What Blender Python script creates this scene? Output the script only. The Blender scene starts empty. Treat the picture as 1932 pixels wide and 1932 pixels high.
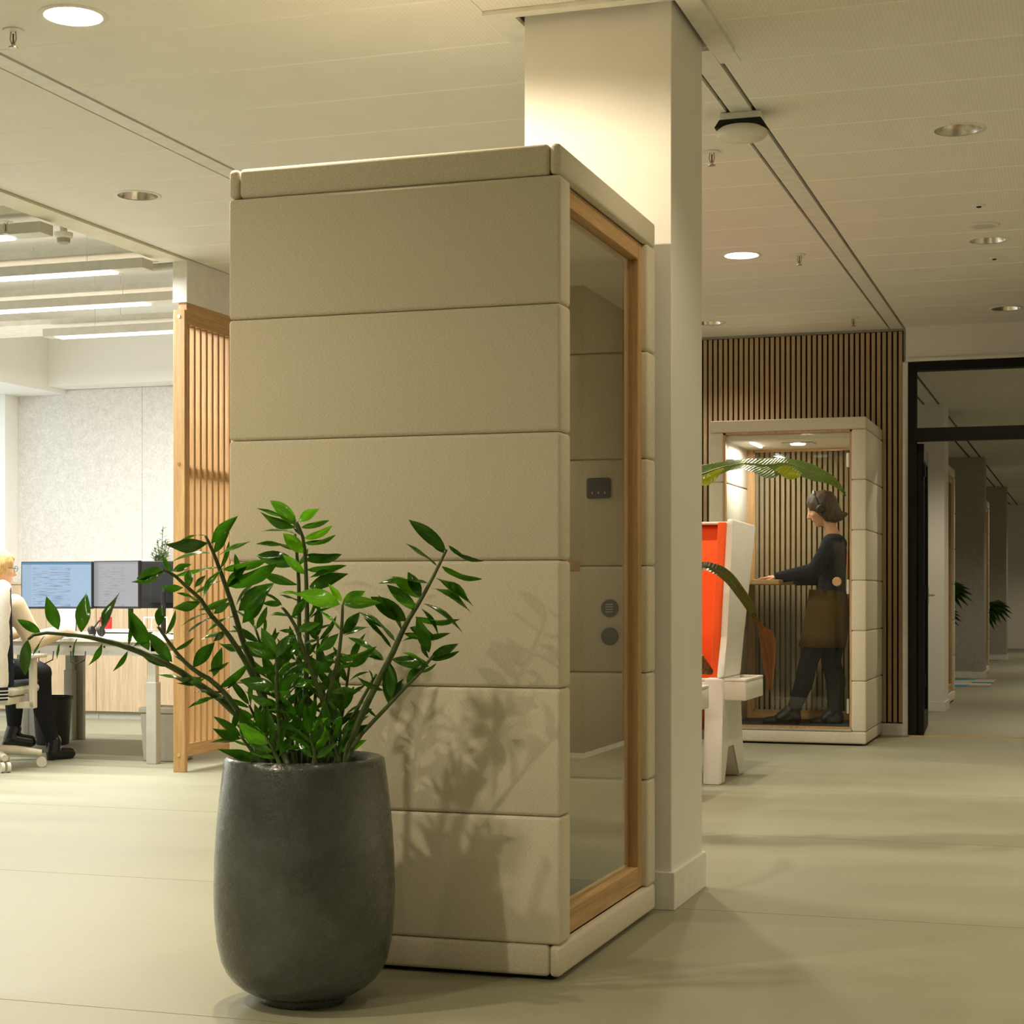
import bpy, bmesh, math, random
from mathutils import Vector, Matrix
random.seed(7)
R = math.radians
PI = math.pi
C = bpy.context.scene.collection
sc = bpy.context.scene

# ---------------------------------------------------------------- camera, world, exposure
YAW = R(18.17); FPX = 3303.0; HZ = 1120.0; CH = 1.043
cam_d = bpy.data.cameras.new('camera'); cam = bpy.data.objects.new('camera', cam_d); C.objects.link(cam)
cam.location = (0, 0, CH); cam.rotation_euler = (R(90), 0, YAW)
cam_d.sensor_width = 36; cam_d.lens = 36 * FPX / 1932; cam_d.shift_y = (HZ - 966) / 1932
cam_d.clip_start = .05; cam_d.clip_end = 200
sc.camera = cam
sc.view_settings.view_transform = 'Standard'; sc.view_settings.look = 'None'
sc.view_settings.gamma = 1; sc.view_settings.exposure = 0.14; sc.view_settings.use_curve_mapping = False
sc.cycles.use_denoising = True; sc.cycles.use_adaptive_sampling = True; sc.cycles.adaptive_threshold = .025
sc.cycles.max_bounces = 10; sc.cycles.diffuse_bounces = 5; sc.cycles.glossy_bounces = 4
sc.cycles.transparent_max_bounces = 24; sc.cycles.sample_clamp_indirect = 6
sc.cycles.caustics_reflective = False; sc.cycles.caustics_refractive = False
wd = bpy.data.worlds.new('daylight'); sc.world = wd; wd.use_nodes = True
wd.node_tree.nodes['Background'].inputs[0].default_value = (.86, .93, 1, 1)
wd.node_tree.nodes['Background'].inputs[1].default_value = 1.6

FW = Vector((-math.sin(YAW), math.cos(YAW), 0)); RT = Vector((math.cos(YAW), math.sin(YAW), 0))
def at(px, py, d):                      # world point seen at a photo pixel, at camera depth d
    return FW * d + RT * ((px - 966) / FPX * d) + Vector((0, 0, CH + (HZ - py) / FPX * d))
def aty(px, py, y):                     # the same, on the vertical plane y = const
    r = FW + RT * ((px - 966) / FPX)
    return at(px, py, y / r.y)

WARM = (1.0, .835, .58); SOFT = (1.0, .995, .95)
CEIL = 3.0
def light(name, kind, loc, power, color, parent=None, **k):
    l = bpy.data.lights.new(name, kind); l.energy = power; l.color = color
    for a, b in k.items(): setattr(l, a, b)
    o = bpy.data.objects.new(name, l); C.objects.link(o); o.location = loc
    if parent: o.parent = parent
    return o

# ---------------------------------------------------------------- helpers
def new(): return bmesh.new()
def box(bm, x0, x1, y0, y1, z0, z1, bv=0, seg=2, M=None):
    vs = [bm.verts.new((x, y, z)) for x in (x0, x1) for y in (y0, y1) for z in (z0, z1)]
    fs = [(0, 1, 3, 2), (4, 6, 7, 5), (0, 4, 5, 1), (2, 3, 7, 6), (0, 2, 6, 4), (1, 5, 7, 3)]
    faces = [bm.faces.new([vs[i] for i in f]) for f in fs]
    if M is not None:
        for v in vs: v.co = M @ v.co
    if bv:
        es = list({e for f in faces for e in f.edges})
        bmesh.ops.bevel(bm, geom=es, offset=bv, segments=seg, profile=.5, affect='EDGES')
    return bm
def tube(bm, pts, r, n=8, cap=True):
    pts = [Vector(p) for p in pts]; rs = r if isinstance(r, (list, tuple)) else [r] * len(pts)
    rings = []; ref = None
    for i, p in enumerate(pts):
        t = (pts[min(i + 1, len(pts) - 1)] - pts[max(i - 1, 0)]).normalized()
        if ref is None: ref = t.orthogonal().normalized()
        u = (ref - t * ref.dot(t)).normalized(); ref = u; w = t.cross(u)
        rings.append([bm.verts.new(p + (u * math.cos(2 * PI * k / n) + w * math.sin(2 * PI * k / n)) * rs[i]) for k in range(n)])
    for a, b in zip(rings, rings[1:]):
        for k in range(n): bm.faces.new((a[k], a[(k + 1) % n], b[(k + 1) % n], b[k]))
    if cap:
        bm.faces.new(rings[0][::-1]); bm.faces.new(rings[-1])
    return bm
def lathe(bm, prof, n=32, c=(0, 0, 0), close=False):
    c = Vector(c); rings = []
    for r, z in prof:
        if r < 1e-5: rings.append([bm.verts.new(c + Vector((0, 0, z)))])
        else: rings.append([bm.verts.new(c + Vector((r * math.cos(2 * PI * k / n), r * math.sin(2 * PI * k / n), z))) for k in range(n)])
    for a, b in zip(rings, rings[1:]):
        for k in range(n):
            f = [a[k % len(a)], a[(k + 1) % len(a)], b[(k + 1) % len(b)], b[k % len(b)]]
            f = [v for i, v in enumerate(f) if v not in f[:i]]
            if len(f) > 2:
                try: bm.faces.new(f)
                except ValueError: pass
    return bm
def prism(bm, poly, axis, a0, a1, bv=0):      # poly: 2D points, extruded along axis between a0 and a1
    def P(u, v, w): return {'x': (w, u, v), 'y': (u, w, v), 'z': (u, v, w)}[axis]
    A = [bm.verts.new(P(u, v, a0)) for u, v in poly]; B = [bm.verts.new(P(u, v, a1)) for u, v in poly]
    n = len(poly); fs = [bm.faces.new(A[::-1]), bm.faces.new(B)]
    for k in range(n): fs.append(bm.faces.new((A[k], A[(k + 1) % n], B[(k + 1) % n], B[k])))
    if bv:
        bmesh.ops.bevel(bm, geom=list({e for f in fs for e in f.edges}), offset=bv, segments=2, profile=.5, affect='EDGES')
    return bm
def mesh(name, bm, mats, smooth=None):
    bmesh.ops.recalc_face_normals(bm, faces=bm.faces)
    me = bpy.data.meshes.new(name); bm.to_mesh(me); bm.free()
    for m in (mats if isinstance(mats, (list, tuple)) else [mats]): me.materials.append(m)
    if smooth:
        me.polygons.foreach_set('use_smooth', [True] * len(me.polygons))
        if smooth is not True: me.set_sharp_from_angle(angle=R(smooth))
    return me
def obj(name, bm, mats, parent=None, loc=None, smooth=None, label=None, cat=None, group=None, kind=None, rot=None):
    me = bm if isinstance(bm, bpy.types.Mesh) else mesh(name, bm, mats, smooth)
    o = bpy.data.objects.new(name, me); C.objects.link(o)
    if parent: o.parent = parent
    if loc is not None: o.location = loc
    if rot is not None: o.rotation_euler = rot
    return tag(o, label, cat, group, kind)
def tag(o, label=None, cat=None, group=None, kind=None):
    if label: o['label'] = label
    if cat: o['category'] = cat
    if group: o['group'] = group
    if kind: o['kind'] = kind
    return o
def thing(name, label, cat, loc=(0, 0, 0), rz=0, group=None):
    o = bpy.data.objects.new(name, None); C.objects.link(o); o.location = loc; o.rotation_euler = (0, 0, rz)
    o.empty_display_size = .1
    return tag(o, label, cat, group)
def copy_tree(o, parent=None):
    c = o.copy(); C.objects.link(c); c.parent = parent
    for ch in list(o.children): copy_tree(ch, c)
    return c

# ---------------------------------------------------------------- materials
def nodes(name):
    m = bpy.data.materials.new(name); m.use_nodes = True; nt = m.node_tree
    return m, nt, nt.nodes['Principled BSDF']
def coords(nt, scale=(1, 1, 1), src='Object', rot=(0, 0, 0)):
    t = nt.nodes.new('ShaderNodeTexCoord'); mp = nt.nodes.new('ShaderNodeMapping')
    mp.inputs['Scale'].default_value = scale; mp.inputs['Rotation'].default_value = rot
    nt.links.new(t.outputs[src], mp.inputs[0]); return mp.outputs[0]
def noise(nt, vec, scale, detail=3, rough=.55):
    n = nt.nodes.new('ShaderNodeTexNoise'); n.inputs['Scale'].default_value = scale
    n.inputs['Detail'].default_value = detail; n.inputs['Roughness'].default_value = rough
    nt.links.new(vec, n.inputs['Vector']); return n.outputs['Fac']
def ramp(nt, fac, stops):
    r = nt.nodes.new('ShaderNodeValToRGB'); nt.links.new(fac, r.inputs[0])
    el = r.color_ramp.elements
    while len(el) < len(stops): el.new(.5)
    for e, (p, c) in zip(el, stops): e.position = p; e.color = (*c, 1) if len(c) == 3 else c
    return r.outputs[0]
def bump(nt, h, bs, strength=.3, dist=.002):
    b = nt.nodes.new('ShaderNodeBump'); b.inputs['Strength'].default_value = strength; b.inputs['Distance'].default_value = dist
    nt.links.new(h, b.inputs['Height']); nt.links.new(b.outputs[0], bs.inputs['Normal'])
def mix(nt, a, b, f, mode='MIX'):
    m = nt.nodes.new('ShaderNodeMix'); m.data_type = 'RGBA'; m.blend_type = mode
    for s, v in ((m.inputs[0], f), (m.inputs[6], a), (m.inputs[7], b)):
        if isinstance(v, (int, float)): s.default_value = v
        elif isinstance(v, tuple): s.default_value = (*v, 1)
        else: nt.links.new(v, s)
    return m.outputs[2]
def plain(name, col, rough=.5, metal=0, var=.06, scale=14, bmp=0, spec=.5, coat=0):
    m, nt, b = nodes(name); v = coords(nt); n = noise(nt, v, scale)
    lo = tuple(max(0, c * (1 - var)) for c in col); hi = tuple(min(1, c * (1 + var)) for c in col)
    nt.links.new(ramp(nt, n, [(.3, lo), (.7, hi)]), b.inputs['Base Color'])
    b.inputs['Roughness'].default_value = rough; b.inputs['Metallic'].default_value = metal
    b.inputs['Specular IOR Level'].default_value = spec; b.inputs['Coat Weight'].default_value = coat
    if bmp: bump(nt, n, b, bmp)
    return m
def fabric(name, col, var=.12, rough=.95, horiz=True, strength=.35, sheen=.15):
    m, nt, b = nodes(name)
    if max(col) < .1: sheen = 0; strength = .05
    s = (150, 150, 620) if horiz else (260, 260, 260)
    n1 = noise(nt, coords(nt, s), 1, 2); n2 = noise(nt, coords(nt), 500, 2)
    lo = tuple(c * (1 - var) for c in col); hi = tuple(min(1, c * (1 + var)) for c in col)
    c1 = ramp(nt, n1, [(.32, lo), (.68, hi)]); c2 = ramp(nt, n2, [(.35, (.88,) * 3), (.65, (1,) * 3)])
    nt.links.new(mix(nt, c1, c2, 1.0, 'MULTIPLY'), b.inputs['Base Color'])
    b.inputs['Roughness'].default_value = rough; b.inputs['Sheen Weight'].default_value = sheen
    b.inputs['Specular IOR Level'].default_value = .15
    if strength > .06: bump(nt, n2, b, strength, .0015)
    return m
def wood(name, dark, light_, axis='z', rough=.5, k=1.0):
    m, nt, b = nodes(name)
    s = {'z': (38, 38, 1.6), 'x': (1.6, 38, 38), 'y': (38, 1.6, 38)}[axis]
    v = coords(nt, tuple(q * k for q in s))
    n1 = noise(nt, v, 1, 5, .6); n2 = noise(nt, coords(nt, tuple(q * 5 * k for q in s)), 1, 2)
    c1 = ramp(nt, n1, [(.3, dark), (.52, tuple((a + c) / 2 for a, c in zip(dark, light_))), (.72, light_)])
    c2 = ramp(nt, n2, [(.35, (.82,) * 3), (.6, (1,) * 3)])
    nt.links.new(mix(nt, c1, c2, 1.0, 'MULTIPLY'), b.inputs['Base Color'])
    b.inputs['Roughness'].default_value = rough
    bump(nt, n2, b, .12, .001)
    return m
def emit(name, col, s):
    m, nt, b = nodes(name); b.inputs['Base Color'].default_value = (0, 0, 0, 1)
    b.inputs['Emission Color'].default_value = (*col, 1); b.inputs['Emission Strength'].default_value = s
    return m
def glass(name, tint=(.975, .985, .97), ior=1.5):
    m = bpy.data.materials.new(name); m.use_nodes = True; nt = m.node_tree
    for n in list(nt.nodes): nt.nodes.remove(n)
    o = nt.nodes.new('ShaderNodeOutputMaterial'); tr = nt.nodes.new('ShaderNodeBsdfTransparent'); gl = nt.nodes.new('ShaderNodeBsdfGlossy')
    tr.inputs[0].default_value = (*tint, 1); gl.inputs['Roughness'].default_value = .0; gl.inputs[0].default_value = (.95, .98, .95, 1)
    fr = nt.nodes.new('ShaderNodeFresnel'); fr.inputs[0].default_value = ior; mx = nt.nodes.new('ShaderNodeMixShader')
    ge = nt.nodes.new('ShaderNodeNewGeometry'); a_ = nt.nodes.new('ShaderNodeMath'); a_.operation = 'SUBTRACT'; a_.inputs[0].default_value = 1.15; nt.links.new(ge.outputs['Backfacing'], a_.inputs[1])
    b_ = nt.nodes.new('ShaderNodeMath'); b_.operation = 'SUBTRACT'; b_.inputs[0].default_value = 1.0; nt.links.new(ge.outputs['Backfacing'], b_.inputs[1])
    c_ = nt.nodes.new('ShaderNodeMath'); c_.operation = 'MULTIPLY'; nt.links.new(a_.outputs[0], c_.inputs[0]); nt.links.new(b_.outputs[0], c_.inputs[1])
    d_ = nt.nodes.new('ShaderNodeMath'); d_.operation = 'MULTIPLY'; d_.use_clamp = True; nt.links.new(c_.outputs[0], d_.inputs[0]); nt.links.new(fr.outputs[0], d_.inputs[1])
    nt.links.new(d_.outputs[0], mx.inputs[0]); nt.links.new(tr.outputs[0], mx.inputs[1]); nt.links.new(gl.outputs[0], mx.inputs[2])
    nt.links.new(mx.outputs[0], o.inputs[0]); return m

paint = plain('white_paint', (.80, .78, .74), .85, var=.02, scale=3, spec=.2)
paint_office = plain('office_white_paint', (.86, .86, .83), .85, var=.015, scale=3, spec=.2)
beige = fabric('beige_upholstery', (.70, .64, .515), strength=.16)
beige_side = beige
oak = wood('oak_upright', (.44, .25, .10), (.66, .42, .20), 'z')
oak_x = wood('oak_lengthwise', (.44, .25, .10), (.66, .42, .20), 'x')
oak_y = wood('oak_depthwise', (.44, .25, .10), (.66, .42, .20), 'y')
oak_slat = wood('oak_slat', (.36, .245, .125), (.54, .40, .23), 'z')
oak_pale = wood('pale_oak_veneer', (.50, .37, .23), (.66, .51, .34), 'z', k=.8)
screen_oak = wood('oak_screen', (.42, .235, .09), (.63, .40, .18), 'z')
black = plain('black_lacquer', (.010, .009, .008), .6, spec=.2)
black_pl = plain('black_plastic', (.012, .013, .014), .55, spec=.3)
felt_back = plain('black_felt_backing', (.012, .010, .009), .95)
steel = plain('brushed_steel', (.72, .71, .68), .28, 1)
grey_metal = plain('grey_lacquered_metal', (.47, .46, .41), .5)
grey_pl = plain('light_grey_plastic', (.58, .57, .52), .5)
brass = plain('brass_screw', (.80, .58, .25), .3, 1)
GL = glass('clear_glass'); GL_B = glass('booth_glass', (.97, .975, .95), 1.5)
carpet = plain('dark_grey_carpet', (.045, .048, .05), .98, var=.3, scale=300, bmp=.5)
white_tex = fabric('white_vinyl_fabric', (.78, .76, .71), var=.03, horiz=False, strength=.1)
orange = fabric('orange_wool', (.78, .095, .018), var=.08, horiz=False, strength=.2)
lens_on = emit('lamp_glow_warm', (1, .95, .85), 32)
lens_dim = plain('lamp_reflector_plate', (.55, .52, .45), .3)
refl = plain('lamp_reflector', (.80, .76, .68), .22, 1)
tube_on = emit('linear_lamp_glow', (1, .985, .94), 9)
white_trim = plain('white_lacquer', (.78, .77, .72), .5, spec=.4)
raft_m = plain('cream_acoustic_board', (.84, .82, .75), .9)

def felt_mat(name, a, b_):
    m, nt, b = nodes(name); v = coords(nt)
    n1 = noise(nt, v, 60, 4, .7); n2 = noise(nt, v, 14, 3, .6)
    c1 = ramp(nt, n1, [(.36, a), (.62, b_)]); c2 = ramp(nt, n2, [(.35, (.90,) * 3), (.65, (1,) * 3)])
    nt.links.new(mix(nt, c1, c2, 1.0, 'MULTIPLY'), b.inputs['Base Color']); b.inputs['Roughness'].default_value = .97
    bump(nt, n1, b, .25, .003); return m
felt_light = felt_mat('pale_felt', (.66, .64, .60), (.78, .77, .75))
felt_grey = felt_mat('grey_felt', (.36, .34, .31), (.48, .465, .44))

def ceiling_mat():
    m, nt, b = nodes('perforated_ceiling_metal')
    w = nt.nodes.new('ShaderNodeTexWave'); w.wave_type = 'BANDS'; w.bands_direction = 'X'; w.inputs['Scale'].default_value = 21
    nt.links.new(coords(nt), w.inputs[0])
    n = noise(nt, coords(nt), 4)
    c1 = ramp(nt, w.outputs['Fac'], [(.2, (.81, .79, .73)), (.8, (.86, .84, .78))])
    c2 = ramp(nt, n, [(.3, (.96,) * 3), (.7, (1,) * 3)])
    nt.links.new(mix(nt, c1, c2, 1.0, 'MULTIPLY'), b.inputs['Base Color']); b.inputs['Roughness'].default_value = .6
    b.inputs['Specular IOR Level'].default_value = .3
    return m
ceil_m = ceiling_mat(); edge_m = plain('ceiling_panel_margin', (.93, .92, .87), .6, var=.01)
def floor_mat():
    m, nt, b = nodes('olive_linoleum')
    n1 = noise(nt, coords(nt, (.5, 2.2, 1)), 1.2, 4); n2 = noise(nt, coords(nt), 60, 4, .7); n3 = noise(nt, coords(nt, (3, 60, 1)), 1, 4, .7)
    c1 = ramp(nt, n1, [(.3, (.285, .284, .200)), (.7, (.325, .324, .232))])
    c2 = ramp(nt, n2, [(.3, (.94,) * 3), (.7, (1,) * 3)]); c3 = ramp(nt, n3, [(.25, (.95,) * 3), (.5, (1,) * 3)])
    nt.links.new(mix(nt, mix(nt, c1, c2, 1.0, 'MULTIPLY'), c3, 1.0, 'MULTIPLY'), b.inputs['Base Color'])
    nt.links.new(ramp(nt, n1, [(.3, (.46,) * 3), (.7, (.56,) * 3)]), b.inputs['Roughness'])
    b.inputs['Specular IOR Level'].default_value = .2
    bump(nt, n2, b, .04, .001); return m
floor_m = floor_mat()

# ---------------------------------------------------------------- structure: floor and ceiling
fl = new(); box(fl, -9.6, 4.3, -4, 37, -.12, -.005)
floor = obj('floor', fl, plain('floor_seam', (.06, .055, .04), .7), kind='structure')
y = 3.87 - 4 * 1.815
ys = []
while y < 37: ys.append(y); y += 1.815
for y0, y1 in zip(ys, ys[1:]):
    if y0 < -3.9 or y1 > 37: continue
    obj('floor_sheet', box(new(), -9.55, 4.25, y0 + .002, y1 - .002, -.005, 0), floor_m, floor)

PITCH = .4863; J0 = 6.385
ce = new(); box(ce, -5.02, 4.2, -4, 13.2, 3.06, 3.25)
ceiling = obj('ceiling', ce, plain('ceiling_slab', (.5, .48, .42), .9), kind='structure')
cols = [(-4.985, -3.847), (-3.731, -1.392), (-1.270, 1.06), (1.17, 4.1)]
LIGHTS = [  # x, y, deep?, power
    (-3.26, 5.169, 0, 72), (-1.895, 10.03, 0, 90), (-4.43, 7.60, 1, 55), (-.515, 7.60, 1, 34), (-.52, 10.03, 1, 34),
    (-.524, 12.465, 1, 16), (-2.59, 12.465, 1, 28), (-3.26, 2.737, 0, 135), (-.52, 5.169, 1, 30), (-.52, 2.737, 1, 13),
    (-.52, .306, 0, 24), (-3.26, .306, 0, 300), (-1.95, 7.60, 0, 110), (2.1, 5.169, 1, 140), (2.1, 7.60, 1, 170), (2.1, 10.03, 1, 130), (2.1, 2.737, 1, 55), (-4.43, 2.737, 0, 35), (-2.45, 4.683, 0, 145)]
def panel(x0, x1, y0, y1, holes):
    bm = new(); z0, z1 = CEIL, CEIL + .018; ch = .007
    hy = (y1 - y0) / 2 - ch; yc = (y0 + y1) / 2
    xs = x0; cells = []
    for hx in sorted(holes):
        cells.append((xs, hx - hy, None)); cells.append((hx - hy, hx + hy, hx)); xs = hx + hy
    cells.append((xs, x1, None))
    for a, b, hx in cells:
        if hx is None:
            bm.faces.new([bm.verts.new(v) for v in ((a, y0 + ch, z0), (a, y1 - ch, z0), (b, y1 - ch, z0), (b, y0 + ch, z0))])
        else:
            n = 32; I = []; O = []
            for k in range(n):
                c, s = math.cos(2 * PI * (k + .5) / n), math.sin(2 * PI * (k + .5) / n); q = hy / max(abs(c), abs(s))
                I.append(bm.verts.new((hx + .1 * c, yc + .1 * s, z0))); O.append(bm.verts.new((hx + q * c, yc + q * s, z0)))
            for k in range(n): bm.faces.new((I[k], I[(k + 1) % n], O[(k + 1) % n], O[k]))
            for sx, sy in ((1, 1), (-1, 1), (-1, -1), (1, -1)):      # the four corners the rays cut off
                cv = bm.verts.new((hx + sx * hy, yc + sy * hy, z0))
                near = sorted(O, key=lambda v: (v.co - cv.co).length)[:2]; bm.faces.new((near[0], near[1], cv))
    for ya, yb in ((y0, y0 + ch), (y1, y1 - ch)):
        bm.faces.new([bm.verts.new(v) for v in ((x0, yb, z0), (x1, yb, z0), (x1, ya, z0 + ch * .5), (x0, ya, z0 + ch * .5))]).material_index = 1
        bm.faces.new([bm.verts.new(v) for v in ((x0, ya, z0 + ch * .5), (x1, ya, z0 + ch * .5), (x1, ya, z1), (x0, ya, z1))])
    for xa in (x0, x1):
        bm.faces.new([bm.verts.new(v) for v in ((xa, y0 + ch, z0), (xa, y1 - ch, z0), (xa, y1 - ch, z1), (xa, y0 + ch, z1))])
    bmesh.ops.remove_doubles(bm, verts=bm.verts, dist=.0004)
    return bm
for k in range(-20, 14):
    y0 = J0 + k * PITCH + .0003; y1 = J0 + (k + 1) * PITCH - .0003
    if y0 > 13.05: continue
    y1 = min(y1, 13.16)
    for x0, x1 in cols:
        if x0 < -3.5 and x1 > -1.5 and y1 > 5.62 and y0 < 6.2: x1 = -1.93
        if x0 < -1.2 < x1 and y1 > 5.62 and y0 < 6.2: x0 = -1.205
        holes = [l[0] for l in LIGHTS if y0 < l[1] < y1 and x0 < l[0] < x1]
        obj('ceiling_panel', panel(x0, x1, y0, y1, holes), [ceil_m, edge_m], ceiling)
for ya, yb in ((J0 - 2 * PITCH, 5.558), (6.222, J0)): obj('ceiling_panel', box(new(), -1.928, -1.207, ya + .002, yb, CEIL, CEIL + .018), ceil_m, ceiling)
for x0, x1 in ((-3.835, -3.743), (-1.378, -1.284), (1.07, 1.16)):
    obj('groove_shade_plate', box(new(), x0 - .03, x1 + .03, -3.4, 13.15, 3.034, 3.04), felt_back, ceiling)  # black plate put in to stand for the shade inside the open grooves
    for a, b in ((-3.4, 5.63), (6.16, 13.15)) if x0 == -1.378 else ((-3.4, 13.15),):
        obj('ceiling_strip', box(new(), x0 + .004, x1 - .002, a, b, 2.997, 3.03), white_trim, ceiling)
# collar round the column head
cb = new()
for a in ((-1.93, -1.83, 5.56, 6.22), (-1.28, -1.20, 5.56, 6.22), (-1.83, -1.28, 5.56, 5.61), (-1.83, -1.28, 6.17, 6.22)):
    box(cb, *a, 2.985, 3.0)
obj('trim_3', cb, white_trim, kind='structure')

# ceiling edge towards the office, boxed beam above the slatted screen
obj('trim_1', box(new(), -5.15, -4.99, -3.9, 9.12, 2.985, 3.25), plain('edge_trim_cream', (.72, .67, .52), .5), kind='structure')
obj('trim_2', box(new(), -5.085, -4.99, 9.12, 13.2, 2.745, 3.0, .003), white_trim, kind='structure')
obj('trim_4', box(new(), -5.05, -4.992, 9.1, 13.2, 3.0, 3.4), paint_office, kind='structure')

# ---------------------------------------------------------------- walls
def st(name, *b, m=paint, bv=0): return obj(name, box(new(), *b, bv), m, kind='structure')
st('wall_far', -5.0, -1.262, 13.19, 13.35, 0, 3.06)
st('wall_over_door', -1.262, 4.2, 13.12, 13.3, 2.745, 3.06)
st('wall_door_side', .75, 4.2, 13.12, 13.3, 0, 2.745)
st('wall_right', 4.1, 4.3, -4, 13.3, 0, 3.06, m=plain('right_wall_paint', (.82, .80, .75), .9))
st('wall_behind', -9.6, 4.3, -4.15, -3.9, 0, 3.3, m=plain('rear_wall_paint', (.82, .80, .75), .9))
obj('wall_column_right', box(new(), .27, 1.25, 10.7, 13.12, 0, 3.0), felt_mat('brown_felt', (.13, .115, .09), (.19, .17, .135)), kind='structure')
obj('baseboard_column_right', box(new(), .262, 1.25, 10.692, 13.12, 0, .03), white_trim, kind='structure')
# office shell
st('ceiling_office', -9.4, -5.05, -4, 13.4, 3.36, 3.5, m=paint_office)
st('wall_office_far', -9.4, -5.0, 13.21, 13.4, 0, 3.4, m=paint_office)
st('trim_5', -8.36, -5.0, 12.87, 13.21, 2.80, 3.36, m=paint_office)
st('trim_6', -9.3, -8.36, -3.9, 13.21, 2.76, 3.36, m=paint_office)
fp = obj('wall_office_felt', box(new(), -8.84, -5.02, 13.17, 13.21, 0, 2.80), felt_light, kind='structure')
for a in (-8.84, -7.62, -6.40):
    obj('felt_panel', box(new(), a + .001, a + 1.218, 13.145, 13.17, 1.0, 2.798, .002, 1), felt_light, fp)
st('wall_left', -9.4, -9.2, -4, 9.3, 0, 3.4, m=paint_office)
st('wall_left_sill', -9.4, -9.2, 9.3, 13.4, 0, .8, m=paint_office)
st('wall_left_pier', -9.4, -8.84, 12.95, 13.21, 0, 2.78, m=paint_office)
wf = new()
for yy in (9.3, 11.1, 12.92): box(wf, -9.32, -9.24, yy - .03, yy + .03, .8, 2.76)
for zz in (.83, 2.73): box(wf, -9.32, -9.24, 9.3, 12.95, zz - .03, zz + .03)
wo = obj('window_1', wf, white_trim, kind='structure')
obj('pane', box(new(), -9.285, -9.279, 9.33, 12.92, .86, 2.70), GL, wo)

# column beside the booth
pl = obj('wall_column', box(new(), -1.81, -1.30, 5.65, 6.13, 0, 3.1, .003, 1), paint, kind='structure')
bb = new(); box(bb, -1.822, -1.288, 5.638, 6.142, 0, .125, .002, 1)
obj('baseboard_column', bb, white_trim, kind='structure')

# slatted oak wall
sw = obj('wall_slatted', box(new(), -4.9, -1.285, 13.165, 13.19, .09, 2.98), felt_back, kind='structure')
sm = mesh('slat', box(new(), -.0130, .0130, -.011, .011, .095, 2.975, .0012, 1), oak_slat)
x = -1.302; k = 0
while x > -3.42:
    o = obj('slat', sm, None, sw, loc=(x, 13.154, random.uniform(-.002, .002))); x -= .0395; k += 1
sp = new()
while x > -4.9: box(sp, x - .0130, x + .0130, 13.143, 13.165, .095, 2.975); x -= .0395
obj('slat_field', sp, oak_slat, sw, kind='stuff')
obj('baseboard_far', box(new(), -4.9, -1.255, 13.135, 13.19, 0, .085), white_trim, kind='structure')
obj('trim_7', box(new(), -1.285, -1.245, 13.12, 13.19, 0, 2.745), white_trim, kind='structure')
st('trim_8', -1.262, .8, 13.09, 13.12, 2.742, 2.765, m=paint)

# black door frame with transom, open door leaf
df = new()
for a in ((-1.245, -1.185, 0, 2.735), (.69, .75, 0, 2.735)): box(df, a[0], a[1], 13.10, 13.20, a[2], a[3], .002, 1)
for a in ((2.16, 2.255), (2.675, 2.735)): box(df, -1.185, .69, 13.10, 13.20, a[0], a[1], .002, 1)
door = obj('door_1', df, black, kind='structure')
obj('transom_pane', box(new(), -1.185, .69, 13.148, 13.154, 2.255, 2.675), GL, door)
obj('threshold', box(new(), -1.245, .75, 13.09, 13.12, 0, .006), brass, door)
dl = bpy.data.objects.new('door_leaf', None); C.objects.link(dl); dl.parent = door; dl.location = (-1.165, 13.16, 0); dl.rotation_euler = (0, 0, R(93))
fr = new()
box(fr, 0, .10, -.03, .03, .01, 2.145, .002, 1); box(fr, .88, .97, -.03, .03, .01, 2.145, .002, 1)
box(fr, .10, .88, -.03, .03, 2.03, 2.145); box(fr, .10, .88, -.03, .03, .01, .14)
obj('leaf_frame', fr, black, dl)
obj('leaf_pane', box(new(), .10, .88, -.003, .003, .14, 2.03), GL, dl)
hd = new(); 
for s in (-1, 1): tube(hd, [(.92, 0, 1.03), (.92, s * .075, 1.03), (.80, s * .075, 1.03)], .009)
box(hd, .90, .94, -.036, .036, .96, 1.09)
obj('door_handle', hd, steel, dl)
hg = new()
for zz in (.35, 1.0, 1.9): tube(hg, [(-.012, -.035, zz), (-.012, -.035, zz + .10)], .009)
obj('hinge', hg, black_pl, dl)

# ---------------------------------------------------------------- corridor beyond the door
for i, (x0, x1, yy, nm) in enumerate(((-1.75, -1.20, 15.95, 'a'), (-1.75, -1.20, 22.3, 'b'), (-1.75, -1.20, 28.6, 'c'))):
    obj('wall_corridor_%d' % (i + 1), box(new(), x0, x1, yy, yy + .5, 0, 2.73), (felt_grey if i else paint), kind='structure')
    obj('baseboard_corridor_%d' % (i + 1), box(new(), x0 - .01, x1 + .01, yy - .012, yy + .512, 0, .08), white_trim, kind='structure')
st('ceiling_corridor', -4.5, 4.2, 13.3, 37, 2.73, 2.9, m=plain('corridor_ceiling_paint', (.66, .64, .58), .8))
for x0 in (-1.385, -1.255): obj('trim_%d' % (9 if x0 == -1.385 else 10), box(new(), x0, x0 + .015, 13.35, 35, 2.724, 2.73), felt_back, kind='structure')
st('wall_corridor_end', -4.5, 4.2, 34.5, 34.7, 0, 2.8)
st('wall_corridor_left', -4.5, -4.3, 13.3, 34.6, 0, 2.8)
st('wall_corridor_right', 1.6, 1.8, 13.3, 34.6, 0, 2.8)

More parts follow.
